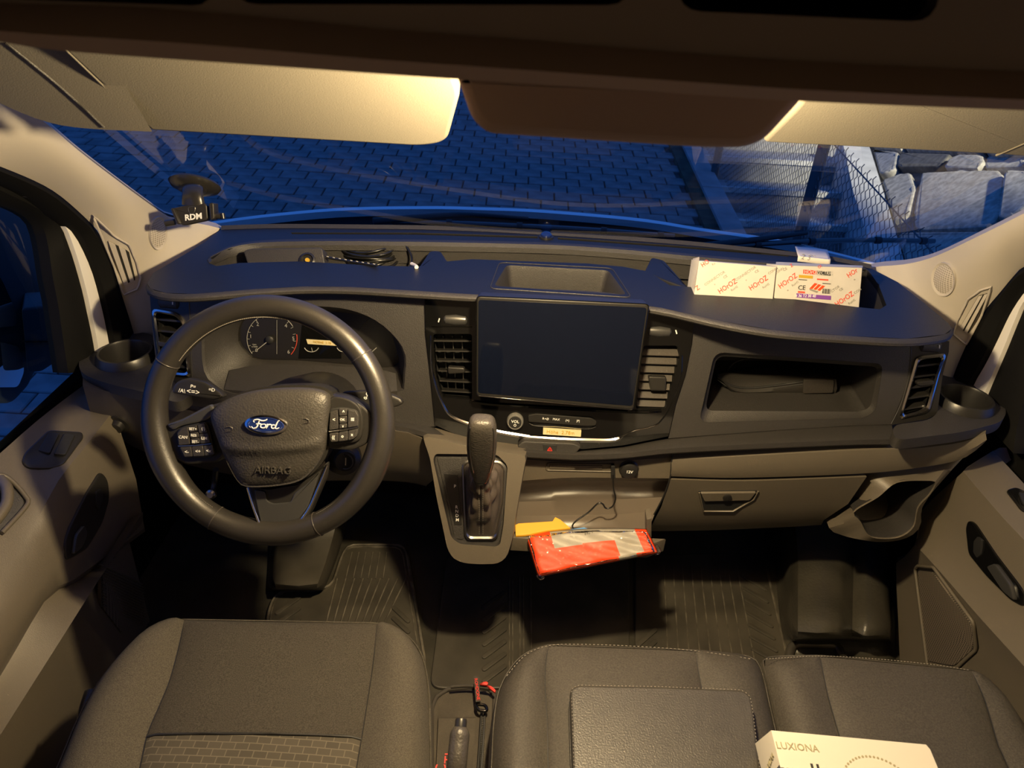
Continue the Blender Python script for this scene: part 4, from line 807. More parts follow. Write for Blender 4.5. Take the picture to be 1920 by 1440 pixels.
rings('pocket_shell', [[p+Vector((0, .15, .02)) for p in oo], [p+Vector((0, .004, 0)) for p in oo], [p.lerp(q, .5) for p, q in zip(oo, ro2)], [q+Vector((0, -.004, 0)) for q in ro2], ro2], 'brown', pkt, False, False)
# centre lower stack
cs0 = [onY(u, v, 1.15) for u, v in [(945, 840), (1060, 850), (1160, 848), (1259, 838)]]
cs1 = [onY(u, v, 1.135) for u, v in [(945, 858), (1060, 866), (1160, 864), (1259, 858)]]
cs2 = [onY(u, v, 1.13) for u, v in [(945, 904), (1060, 896), (1160, 896), (1255, 897)]]
cs3 = [onY(u, v, 1.145) for u, v in [(945, 909), (1060, 902), (1160, 902), (1254, 902)]]
sc = [cs3]+[[onY(u, v, y) for u, v in pts] for y, pts in ((1.163, [(945, 922), (1060, 915), (1160, 915), (1251, 913)]), (1.166, [(940, 942), (1060, 938), (1160, 936), (1243, 932)]), (1.150, [(940, 968), (1060, 966), (1160, 964), (1230, 958)]), (1.115, [(945, 988), (1060, 988), (1160, 986), (1221, 980)]), (1.065, [(950, 1005), (1060, 1006), (1160, 1004), (1218, 1000)]), (1.055, [(958, 1010), (1060, 1011), (1160, 1009), (1218, 1005)]))]
up = loft('centre_lower_panel', [cs0, cs1, cs2, cs3], 'brown', DB, 24)
loft('centre_tray', sc, 'brown_gloss', DB, 24)
zt = onY(1100, 1005, 1.06).z
tf = [onY(958, 1006, 1.05), onY(1220, 1004, 1.05), Vector((onY(1222, 980, 1.2).x, 1.072, zt)), Vector((onY(965, 1000, 1.2).x, 1.072, zt))]
for p in tf: p.z = zt-.006
prism('centre_tray_base', tf, (0, 0, -0.035), 'brown', DB, 0.004)
prism('tray_side_lip', [onY(1213, 974, 1.06), onY(1222, 972, 1.06), onY(1222, 1008, 1.06), onY(1213, 1008, 1.06)], (0, 0.03, 0.0), 'brown', DB, 0.002)
tube('panel_gap', [onY(1262, 845, 1.131), onY(1259, 870, 1.127), onY(1256, 897, 1.125), onY(1242, 935, 1.131), onY(1222, 972, 1.142)], 0.0016, 'dark_void', DB, 6, n=20)
fu = surf(up)
s12 = fu(1179, 879, 0.0); n12 = fu(1179, 879, 1)-s12
skt = lathe('power_socket', s12, n12, [(0.020, -0.004), (0.020, 0.001), (0.0175, 0.003), (0.0165, 0.0105), (0.014, 0.012), (0.002, 0.0122)], 'dash_smooth', DB, 32); text('socket_lettering', '12V', s12+n12*.0125, EX, FU, 0.0085, 'white_print', skt, bold=.01)
tube('usb_slot_frame', rnd([fu(a, b, .001) for a, b in [(1026, 868), (1146, 870), (1148, 884), (1024, 881)]], 0.004, 3), 0.0014, 'brown', DB, 6, closed=True)
prism('usb_slot_door', rnd([fu(a, b, .002) for a, b in [(1031, 871), (1130, 873), (1129, 880), (1030, 878)]], 0.002, 2), n12*-.002, 'brown', DB, 0.0008)
# knee panel under the steering column, left of console
kp = [[onY(u, v, y) for u, v in pts] for y, pts in ((1.16, [(155, 705), (300, 750), (480, 778), (740, 797), (800, 812), (850, 826)]), (1.115, [(155, 722), (260, 748), (480, 795), (740, 808), (800, 828), (850, 850)]), (1.13, [(170, 775), (270, 810), (480, 850), (740, 870), (825, 890)]), (1.17, [(210, 810), (280, 850), (480, 895), (730, 900), (800, 910)]), (1.30, [(215, 812), (285, 852), (480, 897), (730, 902), (800, 912)]))]
kpn = loft('knee_panel', kp, 'brown', DB, 30)
fk = surf(kpn); c = fk(223, 795, 0.0); nk = fk(223, 795, 1)-c
lk = lathe('mirror_switch', c, nk, [(0.021, -.003), (0.021, 0.003), (0.014, 0.004), (0.012, 0.014), (0.008, 0.016)], 'dash_smooth', DB, 28)
mat_done = True

for pts in ([(1709, 640), (1706, 690), (1700, 723), (1688, 760), (1671, 795)], [(354, 560), (357, 620), (360, 700), (362, 742)]): tube('fascia_seam', [fp(*q, .0002) for q in pts], .0008, 'dark_satin', DB, 5, n=14)
# ================================================================== steering wheel
WC = CAM+ray(504, 791)*1.079; el = radians(26); WNr = Vector((0, -cos(el), sin(el))); WUp = Vector((0, sin(el), cos(el)))
wp = plane(WC, WNr); R = 0.1735
SW = thing('steering_wheel', 'black leather steering wheel with an oval blue badge', 'steering wheel', tuple(WC))
def rimr(a):
    d = lambda c, w: math.exp(-((a-c+pi) % (2*pi)-pi)**2/(2*w*w))
    return 0.0172+0.0035*(d(radians(200), .28)+d(radians(-20), .28))+0.002*d(radians(270), .5)
nR = 120; loops = []
for i in range(nR):
    a = 2*pi*i/nR; e = EX*cos(a)+WUp*sin(a); r = rimr(a); c = WC+e*(R-(r-0.0172)*0.6)
    loops.append([c+e*(r*cos(q*2*pi/16))+WNr*(r*1.08*sin(q*2*pi/16)) for q in range(16)])
V = [p for l in loops for p in l]; Fc = [(i*16+q, i*16+(q+1) % 16, ((i+1) % nR)*16+(q+1) % 16, ((i+1) % nR)*16+q) for i in range(nR) for q in range(16)]
rim = build('rim', V, Fc, 'leather', SW, 60)
for ang in (38, 152, 243, 297):
    a = radians(ang); e = EX*cos(a)+WUp*sin(a); r = rimr(a)
    tube('rim_seam', [WC+e*(R-(r-.0172)*.6)+e*((r+.0001)*cos(q*2*pi/24))+WNr*((r+.0001)*1.08*sin(q*2*pi/24)) for q in range(24)], 0.0009, 'leather_grain', rim, 6, closed=True)
B = ([], [])
for a0, a1 in ((42, 148), (212, 240), (300, 330)):
    k = int((a1-a0)*0.9)
    for i in range(k):
        a = radians(a0+(a1-a0)*i/k); e = EX*cos(a)+WUp*sin(a); t = -EX*sin(a)+WUp*cos(a); p = WC+e*(R-rimr(a)*0.93)+WNr*rimr(a)*0.42
        tube('s', [p-t*.0014, p+t*.0010+WNr*.0008], 0.0005, None, seg=4, bmx=B)
tag(joined('stitching', B, 'stitch', rim), kind='stuff')
hub_px = [(395, 785), (404, 763), (430, 747), (470, 734), (520, 728), (575, 728), (606, 735), (617, 752), (612, 800), (607, 845), (594, 872), (565, 900), (520, 911), (465, 913), (446, 903), (428, 872), (415, 842)]
hl_ = crs([wp(*q, 0.022) for q in hub_px], 64, True); hc = cen(hl_)
def crease(p):
    y = (p-WC).dot(WUp); x = (p-WC).dot(EX); yc = -.040+.06*x+.9*x*x; s = 1/(1+math.exp((y-yc)/.0022)); return p-WNr*(.0045*s)+WNr*(.0030*math.exp(-((y-yc-.004)/.006)**2))
prof_ = [(.03, .004), (.08, .0075), (.15, .010), (.22, .012), (.30, .0135), (.38, .0145), (.46, .0153), (.54, .016), (.62, .0166), (.70, .017), (.78, .0174), (.86, .0177), (.97, .018)]
hub = rings('airbag_cover', [[p-WNr*.045+(hc-p)*.05 for p in hl_], [p-WNr*.006 for p in hl_], hl_]+[[crease(p+(hc-p)*s+WNr*h) for p in hl_] for s, h in prof_], 'pad_grain', SW, True, True, 50)
rings('hub_back', [[p-WNr*.02+(p-hc)*.03 for p in hl_], [p-WNr*.07 for p in hl_]], 'dash_smooth', SW)
text('airbag_lettering', 'AIRBAG', wp(512, 882, 0.0325), EX+Vector((0, 0, .03)), WUp, 0.0155, 'pad_grain', hub, 0.0022)
ec = wp(500, 796, 0.040); rx, ry = 0.0305, 0.0142
em = rings('emblem', [circ(ec, EX, WUp, rx+.0008, ry+.0008, 40), circ(ec+WNr*.0035, EX, WUp, rx, ry, 40), circ(ec+WNr*.0045, EX, WUp, rx*.93, ry*.87, 40)], 'chrome', SW, True, True)
rings('emblem_field', [circ(ec+WNr*.0046, EX, WUp, rx*.88, ry*.80, 40), circ(ec+WNr*.0054, EX, WUp, rx*.86, ry*.78, 40)], 'ford_blue', em)
tube('emblem_ring', circ(ec+WNr*.0053, EX, WUp, rx*.80, ry*.70, 40), 0.00035, 'chrome', em, 5, closed=True)
def script(strokes, o, sx, sy, r):
    B = ([], [])
    for s in strokes: tube('s', crs([o+EX*(x*sx)+WUp*(y*sy) for x, y in s], 22), lambda t: r*(0.75+0.5*sin(pi*t)), None, seg=6, bmx=B)
    return B
fs = [[(-.78, .30), (-.84, .55), (-.55, .72), (-.25, .58), (.0, .66), (.12, .85)], [(-.42, .62), (-.50, .2), (-.62, -.35), (-.84, -.55), (-.98, -.3)], [(-.66, .08), (-.45, .14), (-.28, .10)],
      [(-.10, .12), (-.30, .02), (-.33, -.32), (-.12, -.42), (.04, -.15), (-.02, .10), (-.10, .12)], [(.06, .08), (.18, .10), (.14, -.12), (.06, -.45)], [(.15, -.05), (.28, .10), (.40, .10), (.42, .02)],
      [(.70, .05), (.52, .08), (.42, -.18), (.50, -.42), (.66, -.30), (.76, .05)], [(.98, .75), (.88, .60), (.74, .0), (.70, -.32), (.80, -.42), (.98, -.25)]]
joined('emblem_script', script(fs, ec+WNr*.0056, 0.0205, 0.0105, 0.00095), 'silver_paint', em)
B = ([], [])
for (u, v) in ((430, 805), (573, 790)):
    tube('s', [wp(u-6, v-4, .037), wp(u, v-5, .0375), wp(u+6, v-3, .037), wp(u+5, v+3, .037), wp(u-5, v+4, .037)], 0.0006, None, seg=4, bmx=B)
joined('horn_symbol', B, 'leather_grain', hub)
# spokes
def spoke(px, off, dep, m, name='spoke', r=.01, bev=.004): return prism(name, rnd([wp(*q, off) for q in px], r, 4), -WNr*dep, m, SW, bev)
spoke([(300, 800), (330, 792), (398, 758), (420, 760), (425, 850), (410, 868), (350, 872), (318, 858), (300, 830)], 0.004, 0.03, 'dash_smooth')
spoke([(310, 796), (340, 786), (396, 757), (402, 776), (388, 789), (340, 799), (324, 808)], 0.009, 0.008, 'dark_satin', 'spoke_trim', .006, .003)
spoke([(612, 738), (652, 744), (680, 760), (696, 775), (700, 800), (690, 832), (660, 845), (612, 842)], 0.004, 0.03, 'dash_smooth')
spoke([(617, 741), (652, 746), (676, 762), (682, 790), (677, 828), (616, 838)], 0.010, 0.006, 'dash_smooth', 'button_bezel', .012, .003)
# lower spoke, satin U trim
fU = lambda q, o=0.008: wp(*q, o)
prism('spoke', rnd([fU(q, .0) for q in [(462, 905), (500, 915), (560, 905), (612, 868), (608, 900), (580, 965), (556, 992), (490, 997), (484, 980)]], .006, 3), -WNr*.022, 'dash_smooth', SW, .003)
spf = prism('lower_spoke_face', rnd([fU(q, .003) for q in [(476, 918), (497, 921), (500, 940), (512, 945), (545, 942), (552, 925), (572, 910), (600, 884), (578, 950), (554, 981), (490, 984)]], .004, 3), -WNr*.003, 'dark_satin', SW, .001)
for pts in ([(464, 914), (474, 948), (487, 983)], [(613, 872), (596, 915), (578, 955), (556, 985)], [(487, 983), (520, 987), (556, 985)]):
    tube('spoke_chrome', [fU(q, .006) for q in pts], 0.0022, 'chrome', SW, 8, n=16, flat=0.7)
prism('spoke_foot', rnd([fU(q, .004) for q in [(487, 984), (556, 982), (552, 993), (545, 997), (496, 999)]], .004, 3), -WNr*.012, 'satin', SW, .002)
# button pods
def buttons(specs, off, parent, m='dash'):
    for px, txt, tp, sz in specs:
        L = rnd([wp(*q, off) for q in px], .0018, 3); b = prism('button', L, -WNr*.006, m, parent, .0009)
        if txt: text('button_lettering', txt, wp(*tp, off+.0004), EX+Vector((0, 0, .02)), WUp, sz, 'white_print', b, .0002, bold=.01)
pod = spoke([(329, 812), (340, 800), (384, 791), (391, 800), (403, 848), (398, 857), (345, 860), (336, 846)], 0.010, 0.008, 'rubber', 'button_pod', .006, .002)
buttons([([(332, 812), (341, 803), (352, 801), (356, 833), (335, 835)], 'CAN', (343, 820), .0062), ([(353, 801), (368, 798), (370, 808), (355, 811)], 'SET+', (361.5, 804.5), .0055), ([(355, 812), (371, 810), (373, 820), (357, 822)], 'RES', (363, 816.5), .0055), ([(357, 823), (373, 821), (375, 831), (359, 833)], 'SET-', (366, 828.5), .0055),
         ([(370, 797), (383, 794), (389, 811), (373, 813)], '(/)', (381, 804), .0062), ([(373, 814), (390, 812), (394, 830), (376, 832)], 'LIM', (383, 822), .006),
         ([(337, 839), (358, 838), (361, 856), (346, 857)], '<-', (350, 847.5), .007), ([(359, 838), (380, 836), (383, 855), (362, 856)], '<+', (371, 846.5), .007), ([(381, 836), (398, 834), (402, 852), (384, 855)], '<x', (391, 845.5), .007)], .0135, pod)
tube('pod_chrome_line', [wp(334, 836.5, .0125), wp(366, 835.5, .0125), wp(396, 832, .0125)], .0011, 'satin', pod, 6)
pod2 = spoke([(617, 766), (640, 763), (668, 768), (674, 780), (672, 815), (666, 822), (619, 830)], 0.013, 0.006, 'rubber', 'button_pod', .006, .002)
buttons([([(619, 772), (633, 769), (634, 804), (617, 807)], '<', (626, 787), .0075), ([(635, 766), (650, 767), (650, 779), (636, 780)], '^', (644, 773), .008), ([(636, 781), (650, 780), (650, 793), (636, 794)], 'OK', (642, 787), .005), ([(636, 795), (650, 794), (650, 802), (636, 804)], 'v', (643, 799), .006), ([(652, 768), (667, 771), (672, 780), (671, 799), (652, 802)], '≡', (661, 787), .010),
         ([(617, 813), (634, 811), (634, 828), (620, 829)], '((', (625, 820), .007), ([(635, 811), (652, 808), (652, 826), (635, 828)], 'o', (642, 818), .007), ([(653, 808), (671, 804), (669, 818), (663, 823), (653, 826)], 'x', (660, 815), .007)], .0165, pod2)
tube('pod_chrome_line', [wp(617, 809.5, .0155), wp(645, 806.5, .0155), wp(672, 801, .0155)], .0013, 'chrome', pod2, 6)
# ================================================================== steering column
SC = thing('steering_column', 'black steering column shroud with stalks and ignition lock', 'steering column', tuple(WC-WNr*.15))
cc = [WC-WNr*t for t in (0.07, 0.12, 0.20, 0.30)]
rings('shroud', [[c+EX*(s*cos(a)*.075)+WUp*(s*(sin(a)*.062-.012)) for a in [2*pi*k/28 for k in range(28)]] for c, s in zip(cc, (.85, 1.0, 1.05, 1.0))], 'dash_smooth', SC, True, True)
prism('shroud_top', rnd([fp(440, 735, .035), fp(520, 722, .035), fp(610, 722, .035), fp(690, 742, .03), fp(690, 775, .03), fp(440, 775, .03)], .02, 4), (0, .03, -.03), 'dash_smooth', SC, .004)
def stalk(px, yl, label):
    b = rnd([wp(*q, -0.075) for q in px], .006, 4); o = prism('stalk', b, -WNr*.016, 'dash_smooth', SC, .004); o['label'] = label; return o
s1 = stalk([(322, 727), (332, 714), (352, 709), (385, 716), (412, 735), (420, 745), (400, 750), (322, 737)], 0, 'indicator stalk with white symbols')
for t_, q, z_ in (('/A\\', (341, 733), .009), ('<=>', (362, 735), .012), ('P=', (362, 725), .008), ('=D', (397, 731), .008)): text('stalk_symbol', t_, wp(*q, -.0745), EX+Vector((0, 0, -.12)), WUp, z_, 'white_print', s1)
s2 = stalk([(640, 735), (690, 732), (735, 740), (752, 748), (756, 757), (740, 764), (690, 762), (640, 755)], 0, 'wiper stalk')
text('stalk_symbol', '0-O', wp(688, 742, -.0745), WUp+EX*.5, WUp-EX, .008, 'white_print', s2)
ic = wp(645, 860, -0.09); ia = (WNr+EX*.35).normalized()
lk = lathe('ignition_lock', ic, ia, [(0.030, -0.06), (0.030, -.01), (0.026, 0.0), (0.026, 0.008), (0.018, 0.012), (0.016, 0.022), (0.003, 0.0225)], 'dash_smooth', SC, 32)
tube('lock_ring', circ(ic+ia*.0225, EX, WUp, .012, n=24), .0010, 'dark_satin', lk, 5, closed=True); prism('key_slot', [ic+ia*.0226+q for q in (EX*-.0012-WUp*.006, EX*.0012-WUp*.006, EX*.0012+WUp*.006, EX*-.0012+WUp*.006)], -ia*.001, 'satin', lk)
bl = tube('release_lever', [onY(405, 880, 1.1), onY(402, 905, 1.1), onY(398, 925, 1.08)], .006, 'dash_smooth', SC, 8, n=8)
lathe('lever_tip', onY(396, 927, 1.075), WNr, [(0.010, -.004), (0.010, .004), (.006, .007)], 'satin', SC, 20)
# ================================================================== gear selector
gP0 = onY(890, 840, 1.095); gP1 = onY(890, 1030, 1.01); gdir = (gP0-gP1).normalized(); gN = EX.cross(gdir).normalized()
if gN.dot(CAM-gP0) < 0: gN = -gN
gp = plane(gP0, gN)
GS = thing('gear_selector', 'automatic gear selector with leather boot in a brown console pod', 'gear selector', tuple(gp(890, 1050)))
pod_px = [(792, 818), (806, 858), (818, 930), (839, 1030), (850, 1048), (870, 1056), (900, 1058), (934, 1057), (950, 1045), (961, 1009), (969, 955), (984, 870), (988, 854), (930, 846), (871, 836), (820, 822)]
po = lin(rnd([gp(*q) for q in pod_px], .01, 4), 80, True)
frp = rnd([gp(*q, -0.0) for q in [(812, 862), (816, 851), (932, 852), (952, 873), (944, 985), (938, 1020), (930, 1025), (862, 1020), (846, 1008)]], .008, 4)
panel('pod_face', po, [frp], -gN*.004, 'brown', GS)
oc = cen(po)
rings('pod_body', [po, [p+(p-oc)*.02-gN*.008 for p in po], [p+(p-oc)*.035-gN*.03 for p in po], [p+(oc-p)*.05-gN*.085+Vector((0, .02, .01)) for p in po]], 'brown', GS, False, False)
rec = [p-gN*.010+(cen(frp)-p)*.03 for p in frp]
rings('inner_recess', [frp, [p.lerp(q, .4)-gN*.001 for p, q in zip(frp, rec)], rec], 'dash', GS, False, True)
g1 = lambda u, v, o=0: gp(u, v, o-.010)
prism('position_plate', rnd([g1(832, 888, .003), g1(858, 890, .003), g1(866, 985, .003), g1(852, 984, .003)], .002, 2), -gN*.003, 'dash_smooth', GS, .0005)
prism('plate_surround', rnd([g1(819, 858, .002), g1(866, 858, .002), g1(869, 1012, .002), g1(852, 1010, .002), g1(836, 930, .002)], .004, 3), -gN*.002, 'dash', GS, .001)
for s, (u, v) in (('P', (853, 912)), ('R', (856, 951)), ('N', (856.5, 959)), ('D', (857, 967)), ('M', (857.5, 975))): text('position_letter', s, g1(u, v, .0034), EX, gdir, .0085, 'white_print', GS, bold=.012)
fo = rnd([g1(*q, .006) for q in [(866, 870), (876, 862), (938, 864), (950, 875), (948, 940), (934, 1005), (928, 1013), (877, 1013), (871, 1005)]], .004, 4); fi = rnd([g1(*q, .004) for q in [(871, 872), (879, 868), (934, 869), (943, 878), (941, 940), (928, 1001), (924, 1006), (881, 1006), (877, 1000)]], .004, 4)
frame('chrome_frame', fo, fi, -gN*.006, 'satin', GS, 72, .002)
fl = lin(fi, 48, True); bx = onY(902, 896, 1.005); ax_ = (onY(902, 800, .975)-onY(902, 890, 1.0)).normalized()
topc = circ(bx, EX, ax_.cross(EX).normalized(), .0125, n=48); k0 = min(range(48), key=lambda k: (topc[k]-fl[0]).length); topc = topc[k0:]+topc[:k0]
if (topc[8]-fl[8]).length > (topc[-8]-fl[8]).length: topc = [topc[0]]+topc[1:][::-1]
Ls = []; rr = random.Random(3)
for k in range(31):
    t = k/30; e = t**0.75; ring = []
    for i, (p, q) in enumerate(zip(fl, topc)):
        a = 2*pi*i/48; c = p.lerp(q, e); mid = cen(fl).lerp(bx, e); wv = 0.0036*sin(pi*t)*(sin(3*a+7*t)+.8*sin(5*a-16*t+1)+.7*sin(2*a+24*t)); c = c+(c-mid).normalized()*wv; ring.append(c)
    Ls.append(ring)
boot = rings('boot', Ls, 'boot_leather', GS, False, True, 80)
fb = surf(boot); B = ([], [])
for du in (-3.5, 3.5):
    for k in range(24):
        v = 905+k*4.1
        try: tube('s', [fb(902+du, v, .0008), fb(902+du, v+2.3, .0008)], .0005, None, seg=4, bmx=B)
        except Exception: pass
tag(joined('boot_stitching', B, 'stitch', boot), kind='stuff')
tube('boot_seam', [fb(902, 903+k*5, .0004) for k in range(20)], .0009, 'rubber', boot, 5)
# knob
kprof = [(898, 11.5, 11), (893, 14, 13), (885, 17, 15), (872, 21, 18), (855, 24.5, 21), (835, 26.5, 22), (815, 26.5, 22), (799, 25, 21), (791, 23, 19), (787, 20.5, 16), (784.5, 16.5, 12), (783.5, 9, 6)]
Ls = []; kn_n = 36
for v, hw, hd in kprof:
    y = 1.0-.04*(898-v)/114; c = onY(902+(898-v)*.02, v, y); s = (c-CAM).dot(_f)/FOC; ring = []
    dn = ax_.cross(EX).normalized(); dn = dn if dn.y < 0 else -dn
    for i in range(kn_n):
        a = 2*pi*i/kn_n; cx, sy = cos(a), sin(a); q = 3.2; f_ = (abs(cx)**q+abs(sy)**q)**(-1/q); ring.append(c+EX*(hw*1.06*s*cx*f_)+dn*(hd*s*sy*f_))
    Ls.append(ring)
kb_ = rings('knob', Ls, 'knob_leather', GS, True, True, 50); fkb = surf(kb_)
for sg in (-1, 1): tube('knob_trim', [fkb(902+sg*(hw*.86)+1, v, .0006) for v, hw in ((886, 17), (872, 21), (855, 24.5), (835, 26), (815, 26), (802, 24))], .0011, 'satin', kb_, 6, n=24)
lathe('knob_collar', bx-ax_*.004, ax_, [(.0125, -.002), (.0135, .001), (.0135, .004), (.012, .006)], 'gloss_black', GS, 24)
# ================================================================== seats
def extb(pts, k): P = [Vector(p) for p in pts]; d = (P[0]-P[1]); d.z = 0; return [P[0]+d.normalized()*k]+P
def strip_loft(name, A, Bq, prof, m, parent, n=36):
    """surface between two front-to-back lines; prof = list of (fraction across, height)"""
    a, b = crs(A, n), crs(Bq, n); rows = []
    for t, h in prof:
        r = []
        for i, (p, q) in enumerate(zip(a, b)):
            s = i/(n-1); k = min(1.0, (1-s)*7); r.append(p.lerp(q, t)+EZ*(h*sqrt(k)))
        rows.append(r)
    return loft(name, rows, m, parent, n, sharp=60)
def seat(name, label, cat, z, cushions, loc, grp=None):
    t = thing(name, label, cat, loc, grp)
    for cu in cushions:
        zl = Z_(z); zr = Z_(z-.02); K = cu['k']
        EL = extb(P3(zr, cu['EL']), K); S1 = extb(P3(zl, cu['S1']), K); S2 = extb(P3(zl, cu['S2']), K); ER = extb(P3(zr, cu['ER']), K)
        EL[-1] = S1[-1].copy(); ER[-1] = S2[-1].copy()
        b = cu.get('bol', .02)
        strip_loft('side_bolster', EL, S1, [(0, 0), (.08, b*.55), (.2, b*.95), (.4, b*1.15), (.65, b*.8), (.9, b*.15), (1, -.002)], cu['side'], t)
        strip_loft('side_bolster', S2, ER, [(0, -.002), (.1, b*.15), (.35, b*.8), (.6, b*1.15), (.8, b*.95), (.92, b*.55), (1, 0)], cu['side'], t)
        mid = [(0, -.002), (.04, .004), (.2, .007), (.5, .009), (.8, .007), (.96, .004), (1, -.002)]
        if cu.get('split'):
            sv = cu['split']; a, c = crs(S1, 60), crs(S2, 60)
            ia = min(range(60), key=lambda i: (a[i]-zl(*sv[0])).length); ic_ = min(range(60), key=lambda i: (c[i]-zl(*sv[1])).length)
            def strp(nm, x, y, m): 
                n = 30; A, C = crs(x, n), crs(y, n); loft(nm, [[p.lerp(q, f)+EZ*h for p, q in zip(A, C)] for f, h in mid], m, t, n, sharp=60)
            strp('seat_insert', a[:ia+1], c[:ic_+1], 'seat_pattern')
            strip_loft('seat_cushion', a[ia:], c[ic_:], [(f, h+.001) for f, h in mid], cu['mid'], t)
            tube('insert_seam', [a[ia].lerp(c[ic_], f)+EZ*(h+.001) for f, h in mid], .0016, 'rubber', t, 6, n=20)
        else: strip_loft('seat_cushion', S1, S2, mid, cu['mid'], t)
        FRt = lin([S1[-1], S2[-1]], 20); rim_ = crs(EL, 40)+crs(FRt, 20)[1:-1]+crs(ER, 40)[::-1]
        cc_ = cen(rim_); outw = lambda p, d: p+((p-cc_)*Vector((1, 1, 0))).normalized()*d
        rim2 = lin(rim_, 110)
        loft('cushion_border', [rim2, [outw(p, .004)+EZ*-.006 for p in rim2], [outw(p, .007)+EZ*-.028 for p in rim2], [outw(p, .004)+EZ*-.09 for p in rim2], [outw(p, -.01)+EZ*-.17 for p in rim2]], cu['side'], t, 110, sharp=60)
        tube('piping', [outw(p, .002)+EZ*.0 for p in rim2], .0014, cu['side'], t, 6)
        for S_ in (S1, S2): tube('seam', [p+EZ*-.001 for p in crs(S_, 40)], .0009, 'rubber', t, 5)
    return t
DS = seat('driver_seat', 'grey fabric driver seat cushion with a patterned insert', 'seat', .42, [dict(k=.35, side='seat_side', mid='seat_centre', bol=.03, split=((275, 1380), (682, 1388)),
    EL=[(110, 1440), (150, 1345), (200, 1262), (265, 1195), (310, 1170), (345, 1163)], S1=[(262, 1440), (275, 1380), (300, 1320), (320, 1270), (338, 1200), (345, 1163)],
    S2=[(668, 1440), (680, 1370), (697, 1260), (704, 1200), (706, 1170)], ER=[(805, 1440), (804, 1370), (801, 1290), (790, 1232), (765, 1195), (735, 1177), (706, 1170)], front=[(345, 1163), (450, 1160), (600, 1163), (706, 1170)])], (-.42, .5, 0), 'van seats')
prism('seat_base', [Vector(q) for q in [(-.66, .72, .24), (-.2, .72, .24), (-.2, .2, .24), (-.66, .2, .24)]], (0, 0, -.238), 'dash', DS)
lv_ = tube('height_lever', [onZ(172, 1300, .33), onZ(163, 1330, .33), onZ(158, 1365, .33)], .012, 'dash_smooth', DS, 10, n=10)
BS = seat('bench_seat', 'dark double passenger bench seat with stitched front edge', 'seat', .43, [
    dict(k=.35, side='vinyl_seat', mid='vinyl_seat', bol=.02, EL=[(924, 1440), (927, 1370), (934, 1310), (948, 1272), (972, 1238), (1000, 1220), (1030, 1211)], S1=[(1028, 1440), (1026, 1350), (1022, 1280), (1024, 1235), (1030, 1211)],
         S2=[(1345, 1440), (1328, 1340), (1312, 1270), (1304, 1221)], ER=[(1470, 1440), (1457, 1390), (1441, 1320), (1428, 1262), (1416, 1238), (1390, 1229), (1340, 1224), (1304, 1221)], front=[(1030, 1211), (1100, 1209), (1200, 1213), (1304, 1221)]),
    dict(k=.35, side='vinyl_seat', mid='vinyl_seat', bol=.016, EL=[(1482, 1440), (1470, 1395), (1452, 1315), (1434, 1252), (1436, 1236), (1470, 1232), (1538, 1231)], S1=[(1592, 1440), (1572, 1370), (1552, 1300), (1538, 1231)],
         S2=[(1892, 1440), (1872, 1395), (1846, 1310), (1822, 1258)], ER=[(1962, 1440), (1930, 1380), (1895, 1325), (1862, 1287), (1840, 1268), (1822, 1258)], front=[(1538, 1231), (1620, 1234), (1720, 1243), (1822, 1258)])], (.35, .5, 0), 'van seats')
prism('seat_base', [Vector(q) for q in [(-.02, .70, .25), (.74, .70, .25), (.74, .2, .25), (-.02, .2, .25)]], (0, 0, -.248), 'dash', BS)
B = ([], [])
for ptsx in ([(950, 1268), (985, 1229), (1030, 1211), (1100, 1209), (1200, 1213), (1304, 1221), (1414, 1237)], [(1436, 1236), (1538, 1231), (1640, 1236), (1750, 1247), (1822, 1258)]):
    L = lin(crs([onZ(u, v, .432) for u, v in ptsx], 60), 130)
    for k in range(0, 128, 2): tube('s', [L[k]+EZ*.001, L[k+1]+EZ*.001], .0006, None, seg=4, bmx=B)
tag(joined('edge_stitching', B, 'stitch', BS), kind='stuff')
# ================================================================== boxes of connectors in the channel
bN = Vector((0.0, -0.94, 0.34)).normalized(); bU = Vector((0, 0.34, 0.94)).normalized()
def card_box(label, px, side_px, prints, red, grey, extra=None):
    P0 = onY(px[3][0]*.5+px[2][0]*.5, px[3][1]*.5+px[2][1]*.5, 1.245); f = plane(P0, bN)
    c4 = [f(*q) for q in px]; t = thing('connector_box', label, 'box', tuple(cen(c4)-bU*.07), 'printed connector boxes')
    dn = -bU*0.028; L = [c4[0], c4[1], c4[2]+dn, c4[3]+dn]
    body = prism('carton', L, -bN*0.062, 'card', t, 0.0012)
    B1, B2 = ([], []), ([], [])
    e = (c4[1]-c4[0]).normalized(); ds = (e*.78+bU*.62).normalized(); du = (bU*.78-e*.62).normalized()
    def inside(u, v): return True
    for s, u, v, sz in red: text('p', s, f(u, v, .0005), ds, du, sz*.74, None, ext=.0002, bmx=B1, sx=.80, bold=.004)
    for s, u, v, sz in grey: text('p', s, f(u, v, .0005), ds, du, sz*.56, None, ext=.0002, bmx=B2, sx=1.0)
    if B1[0]: tag(joined('red_print', B1, 'red_print', t, 0), kind='stuff')
    if B2[0]: tag(joined('grey_print', B2, 'grey_print', t, 0), kind='stuff')
    return t, f, e
